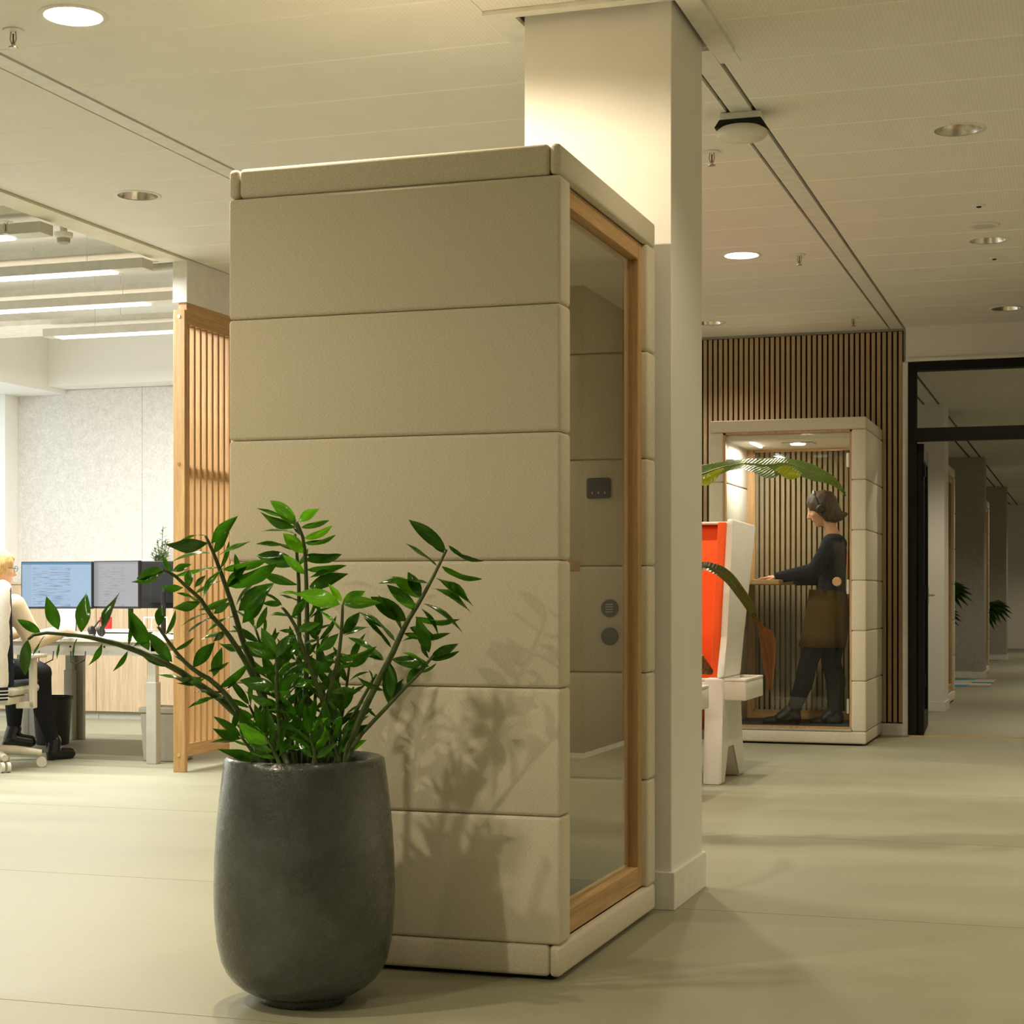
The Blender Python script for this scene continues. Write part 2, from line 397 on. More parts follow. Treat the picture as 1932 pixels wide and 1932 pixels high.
# ---------------------------------------------------------------- downlights
def ring(r0, r1, z0, z1, n=40):
    return lathe(new(), [(r0, z1), (r0, z0), (r1 - .004, z0), (r1, z0 + .003), (r1, z1)], n)
TR = mesh('trim_ring', ring(.098, .118, -.004, 0), white_trim, 40)
CUP = mesh('reflector', lathe(new(), [(.099, 0), (.092, .03), (.078, .09), (.0, .09)], 40), refl, 40)
CUP2 = mesh('reflector', lathe(new(), [(.099, 0), (.096, .012)], 40), white_trim, 40)
LENS = mesh('lens', lathe(new(), [(0, .0), (.096, .0)], 40), lens_on)
LENS2 = mesh('lens', lathe(new(), [(0, .0), (.05, .0)], 32), lens_dim)
SEEN = {(-3.26, 5.169): 'lit round downlight, its white disc glowing, in the ceiling at top left of the photo',
        (-1.895, 10.03): 'lit round downlight, its white disc glowing, right of the white column',
        (-4.43, 7.60): 'unlit recessed downlight with silver reflector, left of the near booth roof',
        (-.515, 7.60): 'recessed downlight with silver reflector, largest in the ceiling at right',
        (-.52, 10.03): 'recessed downlight with silver reflector just below the flat round ceiling vent',
        (-.524, 12.465): 'recessed downlight with silver reflector nearest above the black door frame',
        (-2.59, 12.465): 'recessed downlight with silver reflector just above the slatted oak wall'}
UNSEEN = {(-3.26, 2.737): 'above and left of the big potted plant', (-.52, 5.169): 'above the floor right of the column foot', (-.52, 2.737): 'above the floor right of the near booth',
          (-.52, .306): 'overhead at the camera, to its right', (-3.26, .306): 'overhead at the camera, to its left', (-1.95, 7.60): 'hidden behind the column, above the arching leaves',
          (2.1, 5.169): 'added as ceiling bounce fill, far right, level with the column', (2.1, 7.60): 'added as ceiling bounce fill, far right, level with the wing chairs', (2.1, 10.03): 'added as ceiling bounce fill, far right, beside the felt pier', (2.1, 2.737): 'added as ceiling bounce fill, far right, level with the big pot',  # far-right row is added so the floor there bounces light onto the ceiling
          (-4.43, 2.737): 'far left, before the open office', (-2.45, 4.683): 'added just above the near booth roof to wash the column'}  # the last one is an extra lamp, added to brighten the column face
for lx, ly, deep, pw in LIGHTS:
    if (lx, ly) in SEEN: t = thing('downlight', SEEN[(lx, ly)], 'ceiling light', (lx, ly, CEIL), group='round downlights in the ceiling')
    else: t = thing('downlight', 'round downlight outside the picture, %s' % UNSEEN[(lx, ly)], 'ceiling light', (lx, ly, CEIL))
    obj('trim_ring', TR, None, t); obj('reflector', CUP if deep else CUP2, None, t)
    obj('lens', LENS2 if deep else LENS, None, t, loc=(0, 0, .088 if deep else .011))
    light('downlight_beam', 'SPOT', (0, 0, -.012 if not deep else -.01), pw * 1.0, WARM, t, spot_size=R(120 if deep else 164 if lx == -2.45 else 156), spot_blend=.6 if deep else .22 if lx == -2.45 else .75, shadow_soft_size=.04)
for yy, lb in ((14.2, 'first added downlight beyond the black door, above the open leaf'), (18.9, 'second added downlight along the corridor, near the far booth'), (24.9, 'third added downlight along the corridor, near the second felt column'), (30.8, 'last added downlight of the corridor, before the end wall')):
    t = thing('downlight', lb, 'ceiling light', (-.35, yy, 2.73), group='added corridor downlights')
    obj('trim_ring', TR, None, t)
    light('corridor_fill', 'SPOT', (0, 0, -.02), 105, (1, .86, .62), t, spot_size=R(150), spot_blend=.4, shadow_soft_size=.06)  # unseen lamps added along the corridor to light the column fronts

# ---------------------------------------------------------------- phone booths
BW, BD, BH = 1.09, .99, 2.255
cush_side = None
def booth(label, loc, rz, desk, lit, detail=True):
    t = thing('phone_booth', label, 'phone booth', loc, rz)
    w, d = BW / 2, BD / 2; T = .10; z0, z1 = .098, 2.170; n = 6; ph = (z1 - z0) / n
    side = mesh('wall_cushion', box(new(), 0, T, -d, d, 0, ph - .001, .011, 3), beige, 60)
    for s in (0, 1):
        for k in range(n):
            obj('wall_cushion', side, None, t, loc=((-w) if s == 0 else (w - T), 0, z0 + k * ph))
    for nm, a, b, bv in (('base_cushion', .012, z0 - .001, .012), ('roof_cushion', z1, BH, .014)):
        obj(nm, box(new(), -w, w, -d, -d + .032, a, b, bv, 3), beige, t, smooth=60)
        obj(nm, box(new(), -w, w, d - .032, d, a, b, bv, 3), beige, t, smooth=60)
        for s in (-1, 1):
            x0, x1 = (-w, -w + .05) if s < 0 else (w - .05, w)
            obj(nm, box(new(), x0, x1, -d + .033, d - .033, a, b, bv, 3), beige, t, smooth=60)
    obj('roof_panel', box(new(), -w + .05, w - .05, -d + .033, d - .033, 2.12, BH - .012), beige, t)
    obj('plinth', box(new(), -w + .03, w - .03, -d + .03, d - .03, 0, .06), black, t)
    obj('carpet', box(new(), -w + T, w - T, -d + .05, d - .05, .06, .112), carpet, t)
    W = w - T
    # rear window: chunky oak frame with a fixed pane
    f = new(); yb0, yb1 = d - .075, d - .022
    box(f, -W, -W + .045, yb0, yb1, .10, 2.168, .002, 1); box(f, W - .045, W, yb0, yb1, .10, 2.168, .002, 1)
    fo = obj('window_frame', f, oak, t)
    for za, zb, zc, zd in ((2.112, 2.168, 2.10, 2.112), (.10, .168, .168, .175)):
        f = new(); box(f, -W + .045, W - .045, yb0, yb1, za, zb, .002, 1); box(f, -W + .045, W - .045, yb0 + .008, yb0 + .02, zc, zd)
        obj('frame_rail', f, oak_x, fo)
    f = new(); box(f, -W + .045, -W + .056, yb0 + .008, yb0 + .02, .168, 2.112); box(f, W - .056, W - .045, yb0 + .008, yb0 + .02, .168, 2.112)
    obj('glazing_bead', f, oak, fo)
    obj('rear_pane', box(new(), -W + .045, W - .045, yb0 + .026, yb0 + .034, .168, 2.112), GL_B, t)
    # door: slim oak lining, glass leaf, hinges, latch, round wooden knob, steel sill
    f = new(); ya, yb = -d + .012, -d + .06
    box(f, -W, -W + .014, ya, yb, .12, 2.168); box(f, W - .014, W, ya, yb, .12, 2.168); box(f, -W, W, ya, yb, 2.155, 2.169); box(f, -W, W, ya, yb, .112, .125)
    obj('door_lining', f, oak, t)
    dr = obj('glass_door', box(new(), -W + .018, W - .018, -d + .02, -d + .028, .128, 2.152), GL, t)
    obj('door_sill', box(new(), -W, W, -d - .002, -d + .03, .098, .112, .001, 1), steel, t)
    if detail:
        hs = 1 if desk < 0 else -1
        for zz in (.27, 1.09, 1.96):
            h = new(); xx = hs * (W - .018); box(h, min(xx, xx - hs * .016), max(xx, xx - hs * .016), -d + .006, -d + .032, zz - .05, zz + .05, .002, 1)
            obj('hinge', h, steel, dr)
        h = new(); xx = -hs * (W - .018); box(h, min(xx, xx + hs * .055), max(xx, xx + hs * .055), -d + .012, -d + .034, 1.945, 1.985, .004, 1); obj('latch', h, steel, dr)
        kn = new(); lathe(kn, [(0, -.018), (.028, -.018), (.032, -.012), (.032, .0), (0, .0)], 28); bmesh.ops.rotate(kn, verts=kn.verts, matrix=Matrix.Rotation(R(-90), 3, 'X'))
        obj('wooden_knob', kn, oak, dr, loc=(hs * (W - .10), -d + .018, 1.125), smooth=40)
    # inside: standing shelf on one side wall, controls on the other
    xs = desk * W
    sh = new(); box(sh, min(xs, xs - desk * .375), max(xs, xs - desk * .375), -.40, .415, 1.108, 1.142, .004, 2); obj('standing_shelf', sh, oak_y, t, smooth=40)
    xo = -desk * W; q = -desk
    def disc(nm, yy, zz, r, m):
        b = new(); lathe(b, [(0, -.004), (r - .003, -.004), (r, -.001), (r, .004)], 28); bmesh.ops.rotate(b, verts=b.verts, matrix=Matrix.Rotation(R(90) * (1 if q > 0 else -1), 3, 'Y'))
        return obj(nm, b, m, t, loc=(xo - q * .004, yy, zz), smooth=40)
    v1 = disc('vent', .367, .996, .029, vent_m); disc('vent', .367, .905, .029, vent_m)
    g = new()
    for zz in (-.012, -.004, .004, .012): box(g, -.0055, -.0035, -.012, .012, zz - .0012, zz + .0012)
    if q < 0: bmesh.ops.rotate(g, verts=g.verts, matrix=Matrix.Rotation(PI, 3, 'Z'))
    obj('grille', g, grey_pl, v1)
    cp = new(); box(cp, min(xo, xo - q * .008), max(xo, xo - q * .008), .291, .371, 1.352, 1.418, .0065, 3)
    cpo = obj('control_panel', cp, black_pl, t, smooth=40)
    ic = new(); xf = xo - q * .0086
    def seg(y0, y1, za, zb): box(ic, min(xf, xo - q * .008), max(xf, xo - q * .008), y0, y1, za, zb)
    for yy in (.310, .331, .352):
        seg(yy - .003, yy + .003, 1.369, 1.371); seg(yy - .001, yy + .001, 1.366, 1.374)
    obj('panel_icons', ic, grey_pl, cpo)
    # booth ceiling light and fan
    fx = new(); lathe(fx, [(0, -.014), (.05, -.014), (.056, -.008), (.056, 0)], 28); 
    vt = obj('fan_cover', fx, emit('fan_lamp_glow', (1, .97, .86), 1.6) if lit else grey_pl, t, loc=(.02, -.12, 2.116), smooth=40)
    obj('fan_plate', box(new(), -.11, .11, -.09, .09, 0, .004), grey_pl, t, loc=(.02, -.08, 2.113))
    l = new(); box(l, -W + .15, -W + .165, -.28, .12, 2.108, 2.12)
    obj('light_strip', l, (tube_on if lit else grey_pl), t)
    if lit: light('booth_lamp', 'AREA', (-W + .16, -.08, 2.10), 9, (1, .95, .82), t, shape='RECTANGLE', size=.05, size_y=.4)
    return t
vent_m = plain('vent_grey', (.05, .055, .05), .6)
booth('beige upholstered phone booth with oak window frame, large in the foreground behind the potted plant', (-1.835, 5.045, 0), -PI / 2, 1, False)
booth('beige upholstered phone booth with glass door and a woman inside, before the slatted wall', (-1.975, 12.615, 0), 0, -1, True)
booth('far phone booth with oak frame seen edge-on in the corridor beyond the black door', (-1.72, 17.1, 0), -PI / 2, 1, False, False)
booth('most distant phone booth, a thin sliver past the grey felt column in the corridor', (-1.72, 23.45, 0), -PI / 2, 1, False, False)

# ---------------------------------------------------------------- slatted oak screen
t = thing('slatted_screen', 'oak slatted screen standing between office and booth, reaching the beam', 'screen', (-5.03, 9.1, 0))
obj('post', box(new(), -.04, .035, 0, .035, 0, 2.70, .002, 1), screen_oak, t)
obj('top_rail', box(new(), -.025, .03, .035, 2.6, 2.62, 2.745, .002, 1), oak_y, t)
obj('bottom_rail', box(new(), -.025, .03, .035, 2.6, .09, .165, .002, 1), oak_y, t)
obj('bottom_rail', box(new(), -.03, -.012, .035, 2.6, 1.75, 1.80), oak_y, t)
slm = mesh('slat', box(new(), -.022, .022, -.011, .011, .165, 2.62, .002, 1), screen_oak)
for k in range(34): obj('slat', slm, None, t, loc=(.0, .075 + k * .0745, 0))
for zz in (2.66, 1.80, .10):
    s = new(); lathe(s, [(0, -.004), (.010, -.004), (.012, 0)], 16); bmesh.ops.rotate(s, verts=s.verts, matrix=Matrix.Rotation(R(-90), 3, 'X'))
    obj('screw_cap', s, brass, t, loc=(-.002, 0, zz), rot=(0, 0, 0), smooth=40)

# ---------------------------------------------------------------- big pot and ZZ plant
def pot_mat():
    m, nt, b = nodes('glazed_graphite_ceramic')
    v = coords(nt); n1 = noise(nt, v, 5, 5, .65); n2 = noise(nt, v, 26, 5, .7); n3 = noise(nt, v, 110, 3)
    c1 = ramp(nt, n1, [(.3, (.022, .025, .024)), (.5, (.042, .052, .052)), (.7, (.068, .084, .088))])
    c2 = ramp(nt, n2, [(.3, (.72, .70, .66)), (.6, (1, 1, 1))])
    nt.links.new(mix(nt, c1, c2, 1.0, 'MULTIPLY'), b.inputs['Base Color'])
    nt.links.new(ramp(nt, n2, [(.3, (.38,) * 3), (.7, (.2,) * 3)]), b.inputs['Roughness'])
    b.inputs['Specular IOR Level'].default_value = .8; b.inputs['Coat Weight'].default_value = .35; b.inputs['Coat Roughness'].default_value = .12
    h = mix(nt, n2, n3, .3); bump(nt, h, b, .55, .006); return m
PX, PY = -1.905, 4.10
pt = thing('zz_plant', 'glossy green leafy plant in a tall graphite pot, large in front of the near booth', 'potted plant', (PX, PY, 0))
prof = [(0, .008), (.096, .008), (.098, 0), (.103, 0), (.104, .016), (.112, .019), (.135, .026), (.160, .040), (.184, .060), (.200, .082), (.212, .108), (.2235, .16), (.2295, .22), (.2315, .29), (.2295, .37), (.225, .44), (.2185, .51), (.2105, .575), (.2065, .605),
        (.204, .620), (.196, .626), (.186, .622), (.180, .605), (.178, .56), (0, .56)]
obj('pot', lathe(new(), prof, 72), pot_mat(), pt, smooth=50)
so = new(); lathe(so, [(.179, .565), (.12, .578), (.05, .572), (0, .58)], 40)
obj('soil', so, plain('potting_soil', (.022, .014, .009), .95, var=.5, scale=160, bmp=.8), pt, smooth=True)

def leaf_mat(name, dark, light_, rough=.22, trans=.0):
    m, nt, b = nodes(name); n = noise(nt, coords(nt, (9, 3, 9)), 1.2, 3)
    oi = nt.nodes.new('ShaderNodeObjectInfo')
    c = ramp(nt, n, [(.3, dark), (.7, light_)])
    g = ramp(nt, oi.outputs['Random'], [(0, (.34, .38, .40)), (.5, (.75, .78, .75)), (1, (1.0, 1.0, 1.0))])
    nt.links.new(mix(nt, c, g, 1.0, 'MULTIPLY'), b.inputs['Base Color'])
    b.inputs['Roughness'].default_value = rough; b.inputs['Specular IOR Level'].default_value = .6
    if trans:
        tr = nt.nodes.new('ShaderNodeBsdfTranslucent'); tr.inputs[0].default_value = (light_[0] * 1.5, light_[1] * 1.5, light_[2], 1)
        mx = nt.nodes.new('ShaderNodeMixShader'); mx.inputs[0].default_value = trans
        out = nt.nodes['Material Output']; nt.links.new(b.outputs[0], mx.inputs[1]); nt.links.new(tr.outputs[0], mx.inputs[2]); nt.links.new(mx.outputs[0], out.inputs[0])
    return m
lf_d = leaf_mat('zz_leaf', (.040, .14, .008), (.095, .30, .016), .16, .14)
lf_b = leaf_mat('zz_leaf_young', (.15, .42, .012), (.22, .55, .02), .2, .35)
stem_m = plain('zz_stem', (.055, .085, .020), .45, var=.3, scale=30)
def leaf_mesh(wd_, curl, fold, m, wob=0):
    bm = new(); N = 9; rows = []
    for i in range(N):
        t_ = i / (N - 1); w_ = wd_ * .5 * (math.sin(PI * t_ ** .88) ** .95 if 0 < t_ < 1 else 0); zc = -curl * t_ * t_ + .02 * math.sin(PI * t_)
        if w_ < 1e-4: rows.append([bm.verts.new((0, t_, zc))] * 5)
        else: rows.append([bm.verts.new((w_ * u, t_, zc + fold * abs(u) * w_ + wob * math.sin(7 * t_ + 2 * u) * w_)) for u in (-1, -.5, 0, .5, 1)])
    for a, b in zip(rows, rows[1:]):
        for k in range(4):
            f = [a[k], a[k + 1], b[k + 1], b[k]]; f = [v for i, v in enumerate(f) if v not in f[:i]]
            if len(f) > 2: bm.faces.new(f)
    bmesh.ops.solidify(bm, geom=bm.faces[:], thickness=.008)
    return mesh('leaf', bm, m, True)
LM = [leaf_mesh(.27, .14, .4, lf_d, .1), leaf_mesh(.25, .26, .5, lf_d, .35), leaf_mesh(.37, .08, .3, lf_d, .25), leaf_mesh(.28, -.10, .45, lf_d, .2)]
LB = [leaf_mesh(.42, .08, .3, lf_b, .25), leaf_mesh(.36, .18, .4, lf_b, .2)]
base = Vector((PX, PY, 0))
def place_leaf(stem, p, d, n, L, me):
    d = d.normalized(); n = (n - d * n.dot(d)).normalized(); x_ = d.cross(n)
    M = Matrix((( x_.x, d.x, n.x, 0), (x_.y, d.y, n.y, 0), (x_.z, d.z, n.z, 0), (0, 0, 0, 1)))
    o = bpy.data.objects.new('leaf', me); C.objects.link(o); o.parent = stem
    o.matrix_basis = Matrix.Translation(p) @ M @ Matrix.Diagonal((L * random.uniform(.85, 1.15), L * 1.05, L, 1)); return o
def smooth_path(pts, n):
    out = []
    P = [pts[0]] + pts + [pts[-1]]
    segs = len(pts) - 1
    for j in range(n):
        u = j / (n - 1) * segs; i = min(int(u), segs - 1); f = u - i
        p0, p1, p2, p3 = P[i], P[i + 1], P[i + 2], P[i + 3]
        out.append(.5 * ((2 * p1) + (p2 - p0) * f + (2 * p0 - 5 * p1 + 4 * p2 - p3) * f * f + (3 * p1 - p0 - 3 * p2 + p3) * f ** 3))
    return out
def stem(pix, r0=.010, r1=.003, n=14):
    W = [at(*p) - base for p in pix]; path = smooth_path(W, n)
    bm = new(); tube(bm, path, [r0 + (r1 - r0) * i / (n - 1) for i in range(n)], 7)
    return obj('stem', bm, stem_m, pt, smooth=True), path
TOCAM = (-FW)
def pinnate(pix, pairs, L, start=.35, r0=.010, bright=0, splay=58, roll=45, droop=0, tipn=1, side=None):
    s, path = stem(pix, r0); n = len(path)
    for k in range(pairs):
        f = start + (1 - start) * (k + .5) / pairs; u = f * (n - 1); i = min(int(u), n - 2)
        p = path[i].lerp(path[i + 1], u - i); t_ = (path[min(i + 1, n - 1)] - path[max(i - 1, 0)]).normalized()
        b = t_.cross(TOCAM).normalized()
        az = random.uniform(-35, 35)
        for sgn in (-1, 1):
            if side and sgn != side: continue
            bb_ = Matrix.Rotation(R(az + random.uniform(-14, 14)), 3, t_) @ (b * sgn)
            a = R(splay + random.uniform(-10, 10) - 22 * f)
            d = (t_ * math.cos(a) + bb_ * math.sin(a)); d.z -= droop
            nn = Matrix.Rotation(R(random.uniform(-roll, roll) + 38 * sgn), 3, d) @ t_.cross(bb_).cross(d).cross(d) 
            nn = Matrix.Rotation(R(random.choice((-1, 1)) * random.uniform(10, roll + 25)), 3, d.normalized()) @ (TOCAM + Vector((0, 0, .6)))
            me = random.choice(LB if random.random() < bright else LM)
            place_leaf(s, p + d * .004, d, nn, L * random.uniform(.82, 1.12) * (1 - .25 * abs(f - .6)), me)
    for q in range(tipn):
        t_ = (path[-1] - path[-3]).normalized(); d = t_ + Vector((random.uniform(-.3, .3), 0, random.uniform(-.3, .3)))
        place_leaf(s, path[-1], d, TOCAM + Vector((0, 0, .5)), L, random.choice(LB if bright > .3 else LM))
    return s
def explicit(pix, leaves, r0=.010, r1=.0035, n=16, L2=None):
    s, path = stem(pix, r0, r1, n)
    dd = pix[-1][2]
    for (bx, by, tx, ty, kind) in leaves:
        # depth along the stem: nearest path point
        dep = min(pix, key=lambda p: (p[0] - bx) ** 2 + (p[1] - by) ** 2)[2]
        a = at(bx, by, dep) - base; e = random.uniform(-.02, .03); b = at(tx, ty, dep + e) - base; d = b - a
        wide = kind in 'wW'
        nn = TOCAM + Vector((0, 0, .25)) if wide else Matrix.Rotation(R(random.choice((55, -55, 62))), 3, d.normalized()) @ (TOCAM + Vector((0, 0, .3)))
        me = random.choice(LB) if kind in 'BW' else (LM[2] if kind == 'w' else random.choice(LM))
        place_leaf(s, a, d, nn, d.length, me)
    return s
def z1_(x, y_): return 20 + x / 3.864, 930 + y_ / 3.864
def z2_(x, y_): return 400 + x / 3.513, 930 + y_ / 3.513
def L1(*a): return (*z1_(a[0], a[1]), *z1_(a[2], a[3]), a[4])
def L2_(*a): return (*z2_(a[0], a[1]), *z2_(a[2], a[3]), a[4])
def S1(l, d0, d1): return [(*z1_(x_, y_), d0 + (d1 - d0) * i / (len(l) - 1)) for i, (x_, y_) in enumerate(l)]
def S2(l, d0, d1): return [(*z2_(x_, y_), d0 + (d1 - d0) * i / (len(l) - 1)) for i, (x_, y_) in enumerate(l)]
# long stem reaching far left
explicit([(505, 1448, 4.47)] + S1([(1830, 1900), (1650, 1600), (1330, 1370), (1180, 1270), (880, 1135), (670, 1075), (500, 1040), (220, 1020), (130, 1065)], 4.45, 4.2),
  [L1(220, 1020, 55, 925, 'w'), L1(350, 1000, 262, 768, 'w'), L1(515, 1020, 548, 738, 'w'), L1(665, 1050, 768, 728, 'd'), L1(860, 1110, 858, 855, 'd'), L1(1010, 1150, 862, 858, 'w'), L1(1180, 1235, 1005, 1020, 'w'),
   L1(125, 1070, 100, 1325, 'w'), L1(250, 1040, 178, 1195, 'd'), L1(385, 1035, 328, 1205, 'd'), L1(490, 1055, 438, 1215, 'd'), L1(668, 1095, 595, 1262, 'd'), L1(855, 1150, 760, 1305, 'd'), L1(1180, 1260, 960, 1180, 'w'), L1(870, 1120, 1000, 1085, 'd'), L1(1300, 1370, 1080, 1350, 'd')], .012)
# tall left stem
explicit([(530, 1448, 4.5), (505, 1340, 4.5)] + S1([(1780, 1290), (1700, 1100), (1620, 830), (1540, 600), (1480, 440), (1420, 310)], 4.5, 4.38),
  [L1(1460, 370, 1642, 175, 'w'), L1(1480, 440, 1585, 290, 'w'), L1(1420, 310, 1205, 325, 'd'), L1(1440, 365, 1140, 388, 'd'), L1(1460, 440, 1180, 465, 'd'), L1(1520, 545, 1200, 645, 'd'), L1(1500, 465, 1755, 378, 'd'), L1(1545, 560, 1870, 470, 'd'),
   L1(1530, 550, 1605, 365, 'd'), L1(1580, 680, 1932, 540, 'd'), L1(1570, 690, 1710, 540, 'w'), L1(1540, 640, 1330, 730, 'd'), L1(1600, 760, 1380, 870, 'd'), L1(1660, 860, 1905, 660, 'w'), L1(1640, 830, 1780, 620, 'd'), L1(1690, 950, 1850, 770, 'w'), L1(1650, 900, 1420, 960, 'd'), L1(1690, 1010, 1400, 1045, 'd'), L1(1640, 620, 1645, 450, 'd'), L1(1740, 1150, 1960, 1030, 'd'), L1(1720, 1120, 1500, 1130, 'd')], .011)
# arching stem with tip near the monitors
explicit([(545, 1448, 4.46), (500, 1330, 4.46)] + S1([(1740, 1280), (1650, 1130), (1560, 1000), (1450, 880), (1390, 780), (1300, 700), (1180, 590), (1100, 565)], 4.46, 4.3),
  [L1(1110, 565, 885, 688, 'd'), L1(1130, 560, 918, 620, 'w'), L1(1170, 575, 1110, 470, 'w'), L1(1180, 570, 1310, 520, 'w'), L1(1260, 690, 1095, 690, 'd'), L1(1300, 690, 1300, 560, 'w'), L1(1380, 800, 1220, 720, 'd'), L1(1390, 790, 1180, 850, 'd'), L1(1400, 800, 1490, 530, 'd'),
   L1(1440, 880, 1240, 945, 'd'), L1(1500, 900, 1255, 1010, 'd'), L1(1480, 880, 1600, 800, 'w'), L1(1340, 690, 1420, 600, 'w'), L1(1560, 1000, 1480, 1090, 'd')], .009)
# low left stem
explicit([(500, 1448, 4.38)] + S1([(1740, 1780), (1640, 1560), (1480, 1380), (1350, 1300), (1230, 1190), (1120, 1040), (1075, 975)], 4.4, 4.3),
  [L1(1080, 975, 1100, 812, 'w'), L1(1130, 1035, 1215, 868, 'd'), L1(1200, 1145, 1335, 1070, 'd'), L1(1330, 1275, 1480, 1090, 'w'), L1(1300, 1270, 1190, 1200, 'd'), L1(1480, 1340, 1535, 1135, 'w'), L1(1440, 1300, 1585, 1250, 'd'), L1(1400, 1340, 1185, 1390, 'd'), L1(1420, 1350, 1225, 1415, 'd'), L1(1540, 1460, 1350, 1440, 'd'),
   L1(1520, 1420, 1740, 1265, 'd'), L1(1560, 1450, 1660, 1380, 'd'), L1(1600, 1500, 1290, 1495, 'd'), L1(1650, 1560, 1620, 1765, 'd')], .009)
# centre tall stem
explicit([(575, 1448, 4.58), (576, 1380, 4.58)] + S2([(622, 1300), (630, 900), (625, 600), (610, 330), (560, 190)], 4.58, 4.48),
  [L2_(560, 190, 390, 50, 'W'), L2_(570, 190, 705, 105, 'W'), L2_(560, 200, 300, 130, 'd'), L2_(550, 210, 410, 70, 'W'), L2_(590, 230, 770, 172, 'd'), L2_(610, 300, 800, 238, 'B'), L2_(610, 330, 825, 315, 'd'), L2_(620, 410, 835, 400, 'd'), L2_(620, 440, 850, 420, 'd'), L2_(625, 510, 875, 468, 'd'), L2_(630, 570, 825, 508, 'd'),
   L2_(635, 630, 888, 535, 'w'), L2_(610, 400, 475, 270, 'W'), L2_(615, 540, 475, 410, 'W'), L2_(600, 290, 520, 160, 'd'), L2_(560, 230, 320, 165, 'd'), L2_(600, 690, 455, 640, 'B'), L2_(640, 720, 730, 780, 'd'), L2_(640, 840, 790, 740, 'd'), L2_(640, 830, 700, 690, 'd'), L2_(650, 950, 800, 850, 'd')], .010)
explicit([(560, 1448, 4.66), (566, 1300, 4.66)] + S2([(578, 900), (575, 600), (562, 400), (550, 270)], 4.66, 4.6),
  [L2_(550, 270, 340, 228, 'd'), L2_(555, 380, 305, 322, 'd'), L2_(560, 475, 300, 410, 'w'), L2_(572, 610, 315, 500, 'd'), L2_(578, 720, 450, 690, 'd'), L2_(580, 720, 760, 620, 'd'), L2_(575, 480, 640, 380, 'd'), L2_(578, 840, 400, 790, 'd')], .008)
# big right stem
explicit([(655, 1450, 4.45)] + S2([(900, 1740), (930, 1620), (1050, 1350), (1180, 1100), (1280, 880), (1340, 780), (1400, 680), (1480, 530), (1555, 375)], 4.45, 4.42),
  [L2_(1550, 380, 1318, 184, 'w'), L2_(1540, 400, 1430, 260, 'w'), L2_(1565, 345, 1770, 492, 'd'), L2_(1520, 485, 1768, 610, 'd'), L2_(1480, 563, 1732, 727, 'd'), L2_(1445, 632, 1728, 725, 'd'), L2_(1395, 732, 1675, 890, 'd'), L2_(1345, 822, 1625, 888, 'd'), L2_(1385, 765, 1515, 925, 'd'),
   L2_(1495, 488, 1282, 362, 'd'), L2_(1432, 598, 1115, 578, 'd'), L2_(1390, 700, 1195, 545, 'W'), L2_(1385, 690, 1300, 525, 'w'), L2_(1370, 760, 1250, 720, 'W'), L2_(1360, 780, 1165, 610, 'w'), L2_(1290, 850, 1060, 690, 'w'), L2_(1255, 910, 1130, 670, 'd'), L2_(1215, 985, 1000, 782, 'd'), L2_(1190, 1030, 998, 850, 'd'), L2_(1140, 1105, 920, 950, 'd'),
   L2_(1135, 1100, 835, 1085, 'd'), L2_(1140, 1110, 1000, 1035, 'd'), L2_(1255, 985, 1370, 950, 'd'), L2_(1270, 930, 1560, 975, 'd'), L2_(1310, 890, 1480, 960, 'w'), L2_(1140, 1310, 965, 1240, 'd'), L2_(1185, 1130, 1175, 1400, 'w')], .0115, .0035)
explicit([(640, 1450, 4.5)] + S2([(850, 1750), (900, 1560), (990, 1380), (1090, 1200)], 4.5, 4.5), [L2_(1060, 1260, 1060, 1180, 'd'), L2_(1000, 1380, 1095, 1475, 'd'), L2_(930, 1480, 750, 1560, 'd')], .009)
# low right branch
explicit([(650, 1450, 4.38)] + S2([(960, 1640), (1150, 1430), (1290, 1280), (1380, 1190), (1440, 1110), (1480, 1070)], 4.4, 4.36),
  [L2_(1440, 1110, 1625, 1000, 'w'), L2_(1460, 1110, 1625, 1040, 'd'), L2_(1440, 1150, 1195, 1100, 'w'), L2_(1380, 1190, 1492, 1140, 'd'), L2_(1290, 1260, 1385, 1140, 'w'), L2_(1200, 1365, 1265, 1235, 'w'), L2_(1190, 1360, 1175, 1150, 'w'), L2_(1440, 1060, 1360, 830, 'w'), L2_(1440, 1100, 1375, 985, 'd'), L2_(1430, 1140, 1275, 1050, 'B'), L2_(1460, 1070, 1540, 1050, 'w')], .006)
# leaning centre stems
explicit([(590, 1448, 4.42)] + S2([(650, 1760), (700, 1560), (770, 1340), (830, 1130), (860, 900), (865, 740)], 4.42, 4.3),
  [L2_(850, 740, 580, 660, 'W'), L2_(870, 740, 1100, 720, 'W'), L2_(860, 720, 780, 610, 'W'), L2_(860, 740, 1010, 650, 'W'), L2_(870, 940, 975, 790, 'w'), L2_(870, 950, 1030, 880, 'd'), L2_(850, 910, 730, 780, 'B'), L2_(840, 930, 690, 1060, 'd'), L2_(840, 1060, 960, 1120, 'd'), L2_(830, 1100, 1100, 1060, 'd'), L2_(820, 1130, 740, 1080, 'w'), L2_(800, 1190, 640, 1110, 'w'),
   L2_(780, 1270, 700, 1180, 'w'), L2_(770, 1290, 660, 1270, 'w'), L2_(840, 1150, 960, 1125, 'd'), L2_(760, 1340, 990, 1300, 'd')], .009)
